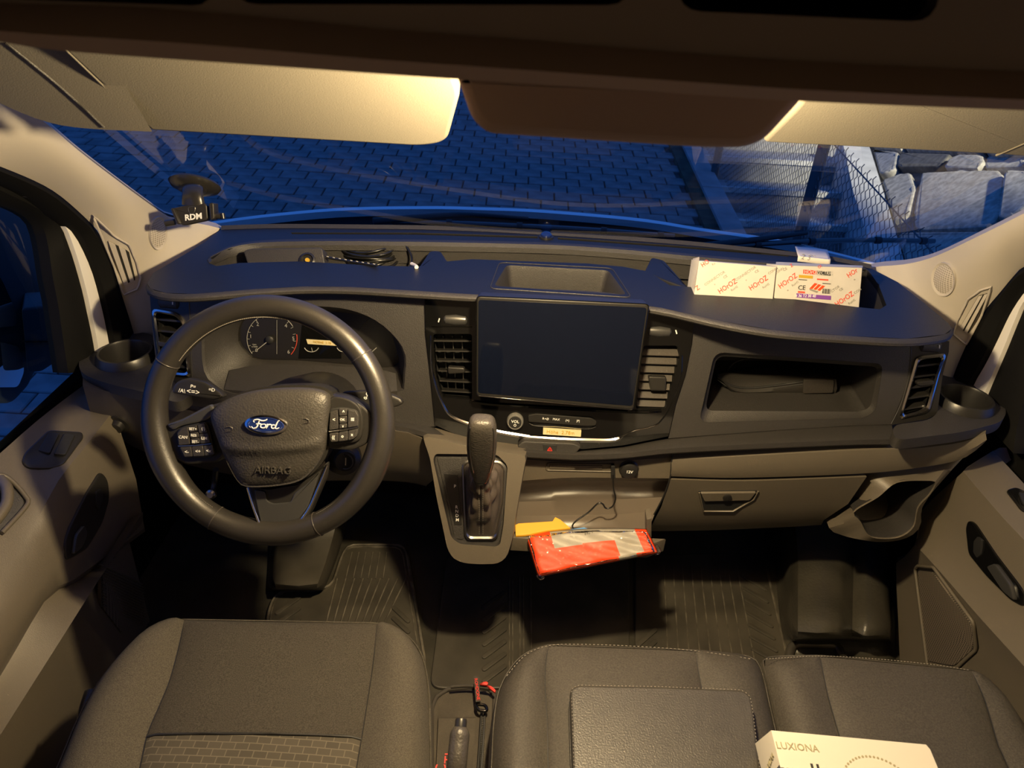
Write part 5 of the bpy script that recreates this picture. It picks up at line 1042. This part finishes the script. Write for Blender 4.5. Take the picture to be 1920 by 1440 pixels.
tA, fA, eA = card_box('white printed carton without a product label, left of the other carton', [(1311, 489), (1456, 500), (1450, 559), (1302, 541)], None, None,
    [('HOrOZ', 1364, 537, .019), ('HOrOZ', 1422, 531, .019), ('HO', 1322, 494, .017), ('Z', 1308, 540, .017)], [('CONNECTOR', 1340, 522, .0125), ('CONNECTOR', 1398, 513, .0125), ('RoHS', 1377, 541, .011), ('RoHS', 1436, 536, .011), ('CE', 1360, 519, .012), ('CE', 1419, 509, .012), ('CONN', 1449, 508, .0115), ('Ro', 1338, 495, .010), ('o', 1340, 533, .009), ('o', 1399, 525, .009)])
prism('carton_end', [onY(1299, 492, 1.31), fA(1311, 489, -.0005), fA(1302, 541, -.0005), onY(1292, 534, 1.30)], (0.004, 0.02, 0), 'card_side', tA)
tB, fB, eB = card_box('white printed carton with a colourful product label, right of the other carton', [(1458, 497), (1617, 502), (1613, 574), (1453, 560)], None, None,
    [('HOrOZ', 1477, 527, .019), ('HOrOZ', 1583, 561, .019), ('HOr', 1598, 512, .018), ('Z', 1484, 498, .012), ('OI', 1537, 500, .011)], [('CONN', 1461, 508, .011), ('RoHS', 1491, 532, .011), ('CE', 1472, 505, .012), ('CTOR', 1566, 542, .012), ('CE', 1577, 543, .011), ('RoHS', 1597, 566, .011), ('CON', 1608, 546, .012), ('o', 1477, 544, .010), ('o', 1602, 524, .010)])
prism('carton_lid', [fB(1458, 497, 0), fB(1617, 502, 0), onY(1618, 498, 1.30), onY(1459, 491, 1.30)], (0, .01, -.004), 'card', tB)
lab = prism('product_label', [fB(1496, 503, .0005), fB(1562, 508, .0005), fB(1557, 563, .0005), fB(1493, 557, .0005)], -bN*.0004, 'card', tB)
def lq(name, a, b, m, o=.0009): # label rectangle in label fractions
    q = lambda s, t: (1496+s*66-3*t, 503+s*5+t*54.5); return prism(name, [fB(*q(a[0], a[1]), o), fB(*q(b[0], a[1]), o), fB(*q(b[0], b[1]), o), fB(*q(a[0], b[1]), o)], -bN*.0004, m, lab)
lt = lambda s, t, o=.0013: fB(1496+s*66-3*t, 503+s*5+t*54.5, o)
lq('logo_red', (.16, .03), (.55, .17), 'red_print'); lq('logo_black', (.55, .03), (.94, .17), 'black_print'); lq('gold_bar', (.04, .22), (.44, .32), 'gold_print'); lq('red_bar', (.56, .30), (.88, .35), 'red_print'); lq('purple_bar', (.0, .86), (.98, 1.0), 'purple_print', .0012); lq('black_bar', (.04, .37), (.28, .395), 'black_print'); lq('black_bar', (.72, .44), (.96, .465), 'black_print'); lq('red_bar', (.04, .78), (.24, .84), 'red_print')
text('label_lettering', 'HOrOZ', lt(.40, .10), eB, bU, .0105, 'card', lab, sx=.8); text('label_lettering', 'ELECTRIC', lt(.745, .10), eB, bU, .0095, 'card', lab, sx=.8); text('label_lettering', 'CE', lt(.14, .66), eB, bU, .012, 'black_print', lab); text('label_lettering', '# 36 T2 30 40', lt(.26, .93, .0016), eB, bU, .0075, 'white_print', lab, sx=.9)
for k in range(9): lq('bar_code', (.73+k*.026, .63), (.742+k*.026+.006*(k % 3 == 0), .80), 'black_print')
lq('drawn_connector', (.38, .55), (.74, .72), 'card_side')
for k in range(3): prism('drawn_lever', [lt(.36+k*.11, .66+k*.02), lt(.44+k*.11, .68+k*.02), lt(.58+k*.11, .48+k*.03), lt(.50+k*.11, .46+k*.03)], -bN*.0003, 'vest_orange', lab)
prism('drawn_connector_side', [lt(.36, .66, .001), lt(.62, .74, .001), lt(.58, .80, .001), lt(.37, .72, .001)], -bN*.0003, 'grey_print', lab)
# paper slip
pa = [onZ(u, v, .858) for u, v in [(1495, 490), (1525, 493.5), (1556, 497)]]; pb = [p+Vector((0, .004, .010)) for p in pa]; pc = [onY(u, v, pa[0].y+.018) for u, v in [(1495, 477), (1526, 480), (1556, 483)]]; pd = [p+Vector((.003, .03, .006)) for p in pc]
slip = loft('paper_slip', [pa, pb, pc, pd], 'paper', None, 12, thick=.0005); tag(slip, 'curled white paper slip behind the printed cartons', 'paper')
fs_ = surf(slip); B = ([], [])
for s, u, v, z in (('2', 1506, 482, .016), ('3', 1517, 484, .014), ('22151', 1524, 481, .006)): text('p', s, fs_(u, v, .0006), EX+EZ*-.1, (CAM-fs_(u, v)).cross(EX), z, None, ext=.0001, bmx=B)
joined('slip_lettering', B, 'grey_print', slip, 0)
# ================================================================== pouch in the open tray
pz = thing('zip_pouch', 'black zipped leather pouch lying in the open dashboard tray', 'pouch', tuple(onY(1460, 741, 1.27)))
l1 = [onY(u, v, 1.34) for u, v in [(1368, 697), (1410, 690), (1480, 689), (1537, 693), (1562, 704)]]; l2 = [onY(u, v, 1.275) for u, v in [(1346, 702), (1373, 719), (1415, 722), (1505, 711), (1568, 711)]]; l3 = [onY(u, v, 1.27) for u, v in [(1347, 705), (1376, 737), (1420, 741), (1500, 740), (1566, 739)]]
md = [(p+q)/2+Vector((0, -.012, .010)) for p, q in zip(l1, l2)]
loft('pouch_body', [[p+Vector((0, .03, -.035)) for p in l1], l1, md, l2, [(p+q)/2+Vector((0, -.008, 0)) for p, q in zip(l2, l3)], l3, [p+Vector((0, .08, -.004)) for p in l3]], 'leather', pz, 30, sharp=60)
rings('pouch_end', [[p for p in (l1[-1], md[-1], l2[-1], l3[-1], l3[-1]+Vector((0, .08, -.004)))]], 'leather', pz, True, False)
tube('zipper', [p+Vector((0, -.004, -.004)) for p in l2[:4]], .0022, 'rubber', pz, 6, n=24); tube('zipper', [p+Vector((0, -.006, -.009)) for p in l2[:4]], .0012, 'dark_satin', pz, 6, n=24)
prism('end_patch', rnd([onY(1508, 713, 1.262), onY(1564, 713, 1.262), onY(1562, 737, 1.262), onY(1506, 738, 1.262)], .004, 3), (0, .006, 0), 'leather_grain', pz, .001)
tube('strap', [onY(u, v, 1.31) for u, v in [(1362, 703), (1367, 690), (1380, 678), (1412, 668)]], .002, 'leather', pz, 6, n=16)
# ================================================================== things in the left channel
cb = thing('cable_coil', 'coiled black cable in the dashboard storage channel', 'cable', tuple(onZ(692, 492, .775)))
cz = onZ(693, 488, .80); cz.z = .786; B = ([], [])
P = []
for k in range(220):
    a = 2*pi*k/22; t = k/220; r = .050+.008*sin(t*23)+.004*sin(a*1.3); P.append(cz+Vector((cos(a)*r, sin(a)*r*.62, .010+.034*t+.003*sin(a*2+t*9))))
tube('coil', P, .0026, 'cable_black', cb, 6); tube('cable_end', [P[-1], P[-1]+Vector((.03, .01, .01)), P[-1]+Vector((.055, -.02, -.01)), P[-1]+Vector((.05, -.05, -.03))], .0026, 'cable_black', cb, 6, n=14)
bc = [(546, 490), (541, 486), (550, 479), (566, 477), (589, 479), (631, 486), (674, 493), (707, 498)]
bz_ = [.80, .82, .838, .842, .842, .842, .845, .849]
bp_ = crs([onZ(u, v, z) for (u, v), z in zip(bc, bz_)], 60); cord = tube('braided_cord', bp_, .0028, 'cable_black', None, 8); tag(cord, 'black and white braided cord across the storage channel', 'cord')
B = ([], [])
for k in range(3, 58, 3): tube('s', [bp_[k]+EZ*.0024, bp_[k+1]+EZ*.0024+Vector((0, -.001, 0))], .0011, None, seg=5, bmx=B)
joined('cord_fleck', B, 'card', cord)
clp = tube('white_clip', [onZ(772, 495, .842), onZ(778, 498, .845), onZ(781, 501, .848)], .004, 'paper', None, 8, n=8); tag(clp, 'small white plastic clip at the end of the storage channel', 'clip')
lidf = plane(onZ(530, 494, .833), (0, -.80, .60))
lid = prism('channel_lid', rnd([lidf(*q) for q in [(456, 470), (470, 466), (604, 464), (610, 500), (468, 506)]], .006, 3), (0, .03, -.02), 'dash', DB, .002)
sc_ = lidf(577, 489, .001); lathe('channel_socket', sc_, (0, -.75, .66), [(.016, 0), (.016, .004), (.012, .006), (.011, .001)], 'dash_smooth', lid, 24); lathe('socket_contact', sc_+Vector((0, -.002, .002)), (0, -.75, .66), [(.005, 0), (.004, .003)], 'gold_print', lid, 12)
# ================================================================== phone holder
ph0 = wfn(366, 343, -.004); PH = thing('phone_holder', 'black phone holder with suction cup on the windscreen', 'phone holder', tuple(ph0))
lathe('suction_cup', ph0, -WN, [(.046, 0), (.048, .004), (.044, .010), (.030, .016), (.018, .022)], 'phone_plastic', PH, 36)
yb_ = ph0.y-.085; nb = Vector((.12, -.93, .34)).normalized(); pf = plane(onY(360, 402, yb_), nb)
nk_ = [ph0-WN*.012, onY(362, 352, ph0.y-.05), onY(361, 366, yb_+.02), onY(363, 384, yb_+.015)]
NK = crs(nk_, 16); Ls = []
for i, p in enumerate(NK):
    t = (NK[min(i+1, 15)]-NK[max(i-1, 0)]).normalized(); a = EX-t*EX.dot(t); a.normalize(); b = t.cross(a); r = .030-.012*min(1, i/6)+.004*max(0, (i-9)/6); Ls.append(circ(p, a, b, r, r*.45, 20))
rings('neck', Ls, 'phone_plastic', PH)
prism('cradle', rnd([pf(*q) for q in [(322, 390), (345, 385), (384, 381), (388, 385), (390, 411), (384, 414), (343, 423), (336, 420)]], .004, 3), -nb*.022, 'phone_plastic', PH, .003)
prism('clamp', rnd([pf(*q, .008) for q in [(391, 381), (400, 379.5), (402, 410), (394, 413)]], .003, 3), -nb*.03, 'phone_plastic', PH, .002); prism('clamp', rnd([pf(*q, .008) for q in [(319, 391), (325, 389), (338, 420), (331, 421)]], .003, 3), -nb*.03, 'phone_plastic', PH, .002)
tube('clamp_arm', [pf(402, 404, -.005), pf(418, 405, -.005)], .006, 'phone_plastic', PH, 8); tube('clamp_arm', [pf(310, 419, -.005), pf(328, 416, -.005)], .006, 'phone_plastic', PH, 8); tube('clamp_foot', [pf(417, 400, 0), pf(419, 410, 0)], .004, 'phone_plastic', PH, 8)
text('logo', 'RDM', pf(362, 407, .0004), pf(390, 403, 0)-pf(340, 409, 0), bU, .015, 'white_print', PH, bold=.03, shear=.15)
tube('crest', crs([pf(*q, .0005) for q in [(354, 389), (365, 388), (365, 396), (360, 401), (354, 397)]], 24, True), .0006, 'dark_satin', PH, 5, closed=True)
# ================================================================== centre tray contents
U = thing('usb_cable', 'thin black cable plugged into the dashboard socket strip', 'cable', tuple(fu(1148, 884)))
prism('plug', rnd([fu(1145, 868, .012), fu(1152, 868, .012), fu(1153, 892, .012), fu(1145, 892, .012)], .001, 2), n12*-.010, 'rubber', U, .001)
tube('wire', [onY(u, v, y) for u, v, y in [(1149, 890, 1.115), (1150, 915, 1.11), (1154, 935, 1.11), (1148, 950, 1.11), (1136, 953, 1.11), (1130, 945, 1.11), (1121, 944, 1.11), (1104, 960, 1.105), (1080, 977, 1.095), (1073, 987, 1.09), (1078, 993, 1.085)]], .0017, 'cable_black', U, 6, n=70)
yl = plane(Vector((0, 1.1, zt+.012)), (0, -.35, 1)); Lq = [(966, 984), (972, 981), (1036, 977), (1041, 969), (1051, 974), (1070, 990), (1030, 994), (985, 1003), (967, 1004)]
yp = prism('folded_paper', [yl(*q, .004) for q in Lq], (0, 0, -.004), 'yellow', None, .001); tag(yp, 'folded bright yellow paper in the centre tray', 'paper')
blc = prism('card', [yl(*q, .001) for q in [(1066, 993), (1095, 989), (1102, 991), (1085, 997)]], (0, 0, -.002), 'blue_card', None); tag(blc, 'small blue card beside the yellow paper', 'card')
VA, VB, VC = onY(985, 1002, 1.075), onY(1215, 996, 1.075), onY(1010, 1080, 1.0); vn = (VB-VA).cross(VC-VA).normalized(); vn = vn if vn.dot(CAM-VA) > 0 else -vn
vf = plane(VA, vn); vt = thing('safety_vest', 'orange safety vest folded in a clear plastic bag', 'vest', tuple(cen([VA, VB, VC])))
quad = [(985, 1002), (1212, 993), (1233, 1036), (1009, 1081)]; nu, nv = 60, 24
def vest_grid(lift, grow, seed):
    rr = random.Random(seed); G = []
    for j in range(nv+1):
        t = j/nv
        for i in range(nu+1):
            s = i/nu; a = [quad[0][k]*(1-s)+quad[1][k]*s for k in (0, 1)]; b = [quad[3][k]*(1-s)+quad[2][k]*s for k in (0, 1)]; u = a[0]*(1-t)+b[0]*t+grow*(s-.5)*8; v = a[1]*(1-t)+b[1]*t-5*sin(pi*s)*(1-t)+grow*(t-.5)*6
            e = min(1, 22*min(s, 1-s))*min(1, 10*min(t, 1-t)); h = .012*sqrt(max(0, e))+.0016*sin(9*s+5*t)*e+.001*sin(23*s-14*t)*e
            G.append(vf(u, v, h+lift))
    return G
G = vest_grid(0.012, 0, 1); Fc = gridfaces(nu, nv); fm = []
for j in range(nv):
    for i in range(nu):
        s, t = (i+.5)/nu, (j+.5)/nv
        if s < .20: m_ = 0
        elif s > .90: m_ = 0 if (t < .8 or t > .9) else 0
        elif t < .42-.10*(s-.2): m_ = 1
        elif s > .70 and t < .86: m_ = 1
        elif t > .86 and .68 < s < .84: m_ = 1
        else: m_ = 0
        fm.append(m_)
o = build('folded_vest', G, Fc, ['vest_orange', 'vest_silver'], vt, 60, fm); so_ = o.modifiers.new('thickness', 'SOLIDIFY'); so_.thickness = .003; so_.offset = 0
G2 = vest_grid(0.0145, 0, 2); build('plastic_bag', G2, Fc, 'cling_film', vt, 60)
tube('bag_corner', [vf(1008, 1078, .012), vf(1014, 1084, .012), vf(1019, 1081, .012)], .004, 'cling_film', vt, 8, n=8); tube('bag_corner', [vf(1230, 1022, .012), vf(1236, 1034, .012), vf(1228, 1037, .012)], .004, 'cling_film', vt, 8, n=8)
B = ([], [])
fst = surf(o)
for u, v, w_ in ((1142, 997, 26), (1144, 1000, 24), (1146, 1003, 22)): tube('s', [fst(u, v, .0006), fst(u+w_, v+2, .0006)], .0005, None, seg=4, bmx=B)
for s_, u, v in (('CE', 1070, 998), ('EN 20471', 1113, 1002), ('i', 1054, 1016)): text('s', s_, fst(u, v, .0008), EX, vn.cross(EX), .009, None, ext=.0001, bmx=B)
joined('print', B, 'black_print', vt, 0)
# ================================================================== floor: mats, humps
def mat_poly(label, px, z=.008): 
    L = rnd([onZ(u, v, z) for u, v in px], .03, 5); t = thing('floor_mat', label, 'floor mat', tuple(cen(L)), 'rubber floor mats')
    prism('mat_sheet', L, (0, 0, -.007), 'mat_rubber', t, .003); return t, L
def ribs(t, lines, z=.009, r=.0022, m='mat_line', name='rib'):
    for a, b in lines: tube(name, [onZ(*a, z), onZ(*b, z)], r, m, t, 5)
def slots_(t, segs, z=.009, w=.0055, r=.0013):
    for a, b in segs:
        A, C = onZ(*a, z), onZ(*b, z); d = (C-A).normalized(); n_ = Vector((-d.y, d.x, 0)); L = [A+n_*w, C+n_*w]+[C+d*w*sin(k*pi/6)+n_*w*cos(k*pi/6) for k in range(1, 6)]+[C-n_*w, A-n_*w]+[A-d*w*sin(k*pi/6)-n_*w*cos(k*pi/6) for k in range(1, 6)]
        prism('tread_bar', [p+EZ*.0035 for p in L], (0, 0, -.005), 'mat_rubber', t, .0012, 2)
m1, L1 = mat_poly('rubber floor mat on the driver side with a stepped corner', [(500, 1260), (502, 1150), (514, 1120), (530, 1108), (600, 1108), (624, 1095), (640, 1045), (652, 1022), (760, 1022), (800, 1260)])
ribs(m1, [((632+k*13+9*k*.35, 1085), (606+k*13, 1190)) for k in range(9)]); ribs(m1, [((660+k*13, 1035), (648+k*14, 1085)) for k in range(6)], r=.0014); slots_(m1, [((520, 1150+k*20), (560, 1122+k*20)) for k in range(4)]); slots_(m1, [((738, 1140+k*20), (765, 1165+k*20)) for k in range(4)])
ring_ = lin([p+EZ*.001 for p in L1], 80, True); tube('mat_edge', ring_, .004, 'mat_line', m1, 6, closed=True); tube('mat_edge', [p+(cen(L1)-p)*.05 for p in ring_], .002, 'mat_line', m1, 5, closed=True)
m2, L2 = mat_poly('rubber floor mat in the middle behind the tool bag', [(838, 1040), (1178, 1040), (1182, 1290), (805, 1290)])
ribs(m2, [((955, 1080), (955, 1270)), ((961, 1080), (961, 1270)), ((974, 1080), (975, 1260)), ((981, 1080), (982, 1260)), ((995, 1080), (997, 1260))], r=.0014); slots_(m2, [((908, 1140+k*23), (946, 1112+k*23)) for k in range(7)]); slots_(m2, [((1045, 1240+k*23), (1085, 1214+k*23)) for k in range(2)])
m3, L3 = mat_poly('rubber floor mat on the passenger side', [(1192, 1040), (1450, 1036), (1500, 1280), (1190, 1280)])
ribs(m3, [((1245+k*17, 1060), (1253+k*20.5, 1250)) for k in range(9)], r=.0017); slots_(m3, [((1392+k*3.2, 1080+k*23), (1434+k*4.2, 1106+k*23)) for k in range(7)], w=.0045); slots_(m3, [((1196, 1210+k*22), (1228, 1182+k*22)) for k in range(3)]); ribs(m3, [((1436, 1060), (1480, 1250))], r=.003)
hum = []
for u0, u1, z in ((1448, 1462, 0), (1466, 1474, .04), (1480, 1486, .13), (1496, 1496, .16), (1535, 1532, .165), (1572, 1570, .162), (1584, 1580, .150), (1600, 1598, .125), (1618, 1618, .145), (1626, 1628, .150), (1650, 1655, .14), (1664, 1668, .12), (1672, 1680, .0)):
    hum.append([onZ(u0-8, 950, z), onZ(u0, 1040, z), onZ((u0+u1)/2, 1120, z), onZ(u1, 1180, z*.98), onZ(u1, 1196, z*.75), onZ(u1, 1208, z*.2), onZ(u1, 1280, z*.15)])
loft('wheel_arch_cover', [crs(h, 30) for h in hum], 'floor_vinyl', floor, 30, sharp=60)
sf = thing('seat_bracket', 'grey metal bench seat foot on the passenger floor', 'bracket', tuple(onZ(1530, 1225, .03)))
tube('bracket_bar', [onZ(u, v, .03) for u, v in [(1478, 1235), (1484, 1214), (1500, 1208), (1560, 1210), (1574, 1218), (1580, 1232)]], .010, 'satin_dark', sf, 8, n=20)
fr_ = []
for u0, u1, z in ((505, 500, 0), (513, 510, .06), (520, 517, .085), (570, 560, .09), (622, 595, .085), (634, 606, .06), (642, 612, 0)): fr_.append([onZ(u0+12, 960, z+.06), onZ(u0+4, 1000, z+.02), onZ((u0+u1)/2, 1060, z), onZ(u1, 1096, z), onZ(u1, 1103, z*.7), onZ(u1, 1108, 0)])
loft('footrest', [crs(h, 24) for h in fr_], 'mat_rubber', floor, 24, sharp=60)
# ================================================================== between the seats
hbk = thing('handbrake', 'black handbrake lever between the seats', 'handbrake', tuple(onZ(855, 1445, .38)))
h0, h1, h2 = onZ(862, 1378, .47), onZ(856, 1440, .45), onZ(850, 1530, .40); hd2 = (h0-h1).normalized()
tube('grip', [h2, h1, h0.lerp(h1, .15), h0, h0+hd2*.006, h0+hd2*.010], lambda s: .0135 if s < .90 else .0135-.005*((s-.90)/.10)**2, 'knob_leather', hbk, 20, n=40)
lathe('release_button', h0+hd2*.006, hd2, [(.0082, 0), (.0082, .012), (.0070, .0145), (.002, .015)], 'dash_smooth', hbk, 20)
un = Vector((0, -hd2.z, hd2.y)).normalized(); un = un if un.dot(EZ) > 0 else -un
prism('grip_insert', rnd([h1+hd2*.012+EX*-.007+un*.0132, h1+hd2*.012+EX*.007+un*.0132, h2+EX*.007+un*.0132, h2+EX*-.007+un*.0132], .003, 3), -un*.004, 'dark_satin', hbk, .001)
bag = thing('tool_bag', 'dark cloth tool bag with red tabs between the seats', 'bag', tuple(onZ(868, 1400, .05)))
zb = .30; bt = [onZ(u, v, zb) for u, v in [(809, 1440), (810, 1330), (818, 1308), (840, 1294), (880, 1290), (918, 1294), (927, 1305), (922, 1440)]]
bt = [bt[0]+Vector((0, -.25, 0))]+bt+[bt[-1]+Vector((0, -.25, 0))]; bl_ = lin(rnd(bt, .012, 4), 60, True); bcn = cen(bl_)
rings('bag_body', [[p+EZ*-.25 for p in bl_], [p+EZ*-.01 for p in bl_], bl_, [p+(bcn-p)*.04+EZ*.004 for p in bl_], [p+(bcn-p)*.5+EZ*.006 for p in bl_]], 'bag_cloth', bag)
tube('bag_piping', [p+EZ*.002 for p in lin(bt[1:9], 50)], .004, 'bag_dark', bag, 8); tube('bag_piping', [onZ(u, v, zb+.02) for u, v in [(845, 1288), (880, 1286), (924, 1292)]], .003, 'bag_dark', bag, 8, n=14)
loft('front_flap', [[onZ(u, v, zb+.008) for u, v in [(822, 1344), (860, 1344), (892, 1344)]], [onZ(u, v, zb+.014) for u, v in [(822, 1347), (860, 1347), (892, 1347)]], [onZ(u, v, zb+.012) for u, v in [(818, 1440), (855, 1440), (886, 1440)]], [onZ(u, v, zb+.012) for u, v in [(812, 1560), (850, 1560), (880, 1560)]]], 'bag_cloth', bag, 10)
for du in (-3, 3): tube('zipper', [onZ(u+du, v, zb+.009) for u, v in [(906, 1336), (902, 1400), (898, 1460)]], .0022, 'rubber', bag, 6, n=14)
B = ([], [])
for k in range(34): c = onZ(906-k*.075*3.2/3, 1338+k*3.4, zb+.010); tube('s', [c-EX*.003, c+EX*.003], .0006, None, seg=4, bmx=B)
tag(joined('zipper_teeth', B, 'satin', bag), kind='stuff')
sd = prism('zip_pull', [onZ(u, v, zb+.03) for u, v in [(888, 1268), (897, 1268), (901, 1315), (892, 1316)]], (0, 0, -.003), 'bag_dark', bag)
text('pull_lettering', 'ROHDONE', onZ(894.5, 1292, zb+.031), onZ(897, 1312, zb+.03)-onZ(892, 1272, zb+.03), EX, .0075, 'cherry', sd, sx=1.1)
tube('buckle', rnd([onZ(u, v, zb+.02) for u, v in [(892, 1320), (911, 1322), (914, 1334), (896, 1332)]], .006, 4), .0028, 'gloss_black', bag, 8, closed=True)
prism('red_tab', rnd([onZ(u, v, zb+.03) for u, v in [(898, 1282), (910, 1277), (916, 1279), (914, 1284)]], .003, 3), (0, 0, -.004), 'cherry', bag, .001); prism('red_tab', rnd([onZ(u, v, zb+.026) for u, v in [(911, 1284), (922, 1286), (930, 1294), (928, 1298)]], .003, 3), (0, 0, -.004), 'cherry', bag, .001)
text('bag_lettering', 'HILTI', onZ(842, 1440, zb+.0135), onZ(844, 1408, zb)-onZ(840, 1470, zb), -EX, .021, 'cherry', bag, align='CENTER'); text('bag_lettering', 'C', onZ(827, 1442, zb+.0135), onZ(844, 1408, zb)-onZ(840, 1470, zb), -EX, .023, 'cherry', bag)
# ================================================================== on the bench
fz = .475; fld = thing('folder', 'black leather folder with stitched edge on the bench seat', 'folder', tuple(onZ(1240, 1400, .445)))
fpx = [(1069, 1291), (1082, 1284), (1240, 1287), (1392, 1293), (1408, 1304), (1414, 1340), (1426, 1440), (1432, 1500), (1078, 1500), (1074, 1440)]
fl_ = rnd([onZ(u, v, fz) for u, v in fpx], .006, 3); prism('cover', fl_, (0, 0, -.012), 'folder_skin', fld, .004, 3); prism('pages', [p+(cen(fl_)-p)*.03+EZ*-.012 for p in fl_], (0, 0, -.012), 'bag_dark', fld); prism('back_cover', [p+EZ*-.024 for p in fl_], (0, 0, -.006), 'folder_skin', fld)
B = ([], []); L = lin([p+(cen(fl_)-p)*.012+EZ*.0006 for p in fl_], 300, True)
for k in range(0, 298, 2): tube('s', [L[k], L[k].lerp(L[k+1], .7)], .0005, None, seg=4, bmx=B)
tag(joined('edge_stitching', B, 'stitch', fld), kind='stuff')
lx = thing('lamp_carton', 'white cardboard product box lying on the passenger seat', 'box', tuple(onZ(1600, 1440, .45)))
A_, B_, C_ = onZ(1446, 1369, .560), onZ(1741, 1396, .545), onZ(1500, 1600, .545); ex_ = (B_-A_).normalized(); nx_ = ex_.cross(C_-A_).normalized(); nx_ = nx_ if nx_.z > 0 else -nx_; ey_ = nx_.cross(ex_); Wd = (B_-A_).length
thv = onZ(1416, 1394, .492)-A_
face = [A_, A_+ex_*Wd*.985, A_+ex_*Wd-ey_*.006, A_+ex_*Wd-ey_*.24+ex_*.0, A_-ey_*.24]
prism('carton', face, thv, 'card_white', lx, .0010)
lf = plane(A_, nx_)
text('lettering', 'LUXIONA', lf(1495, 1401, .0004), ex_, ey_, .0125, 'gold_grey', lx, sx=1.0); text('lettering', 'troll', lf(1500, 1450, .0004), ex_, ey_, .034, 'black_print', lx)
sN = thv.cross(ey_).normalized(); sN = sN if sN.dot(CAM-A_) > 0 else -sN; m_s = A_+thv*.45-ey_*.034; text('side_lettering', 'LUXIONA', m_s+sN*.0006, (-thv).normalized()+ey_*.35, ey_, .011, 'gold_grey', lx, sx=.8)
rc = lf(1660, 1500, .0004); rr_ = (lf(1655, 1424, .0004)-rc).length
for k in range(64):
    a = 2*pi*k/64; c = rc+ex_*(rr_*cos(a))+ey_*(rr_*sin(a))
    if (c-A_).dot(ex_) < Wd*.98: prism('ring_dot', circ(c, ex_, ey_, .0016, n=8), -nx_*.0003, 'gold_grey', lx)
prism('ring_disc', circ(rc, ex_, ey_, rr_*.93, n=64), -nx_*.0003, 'card_side', lx)
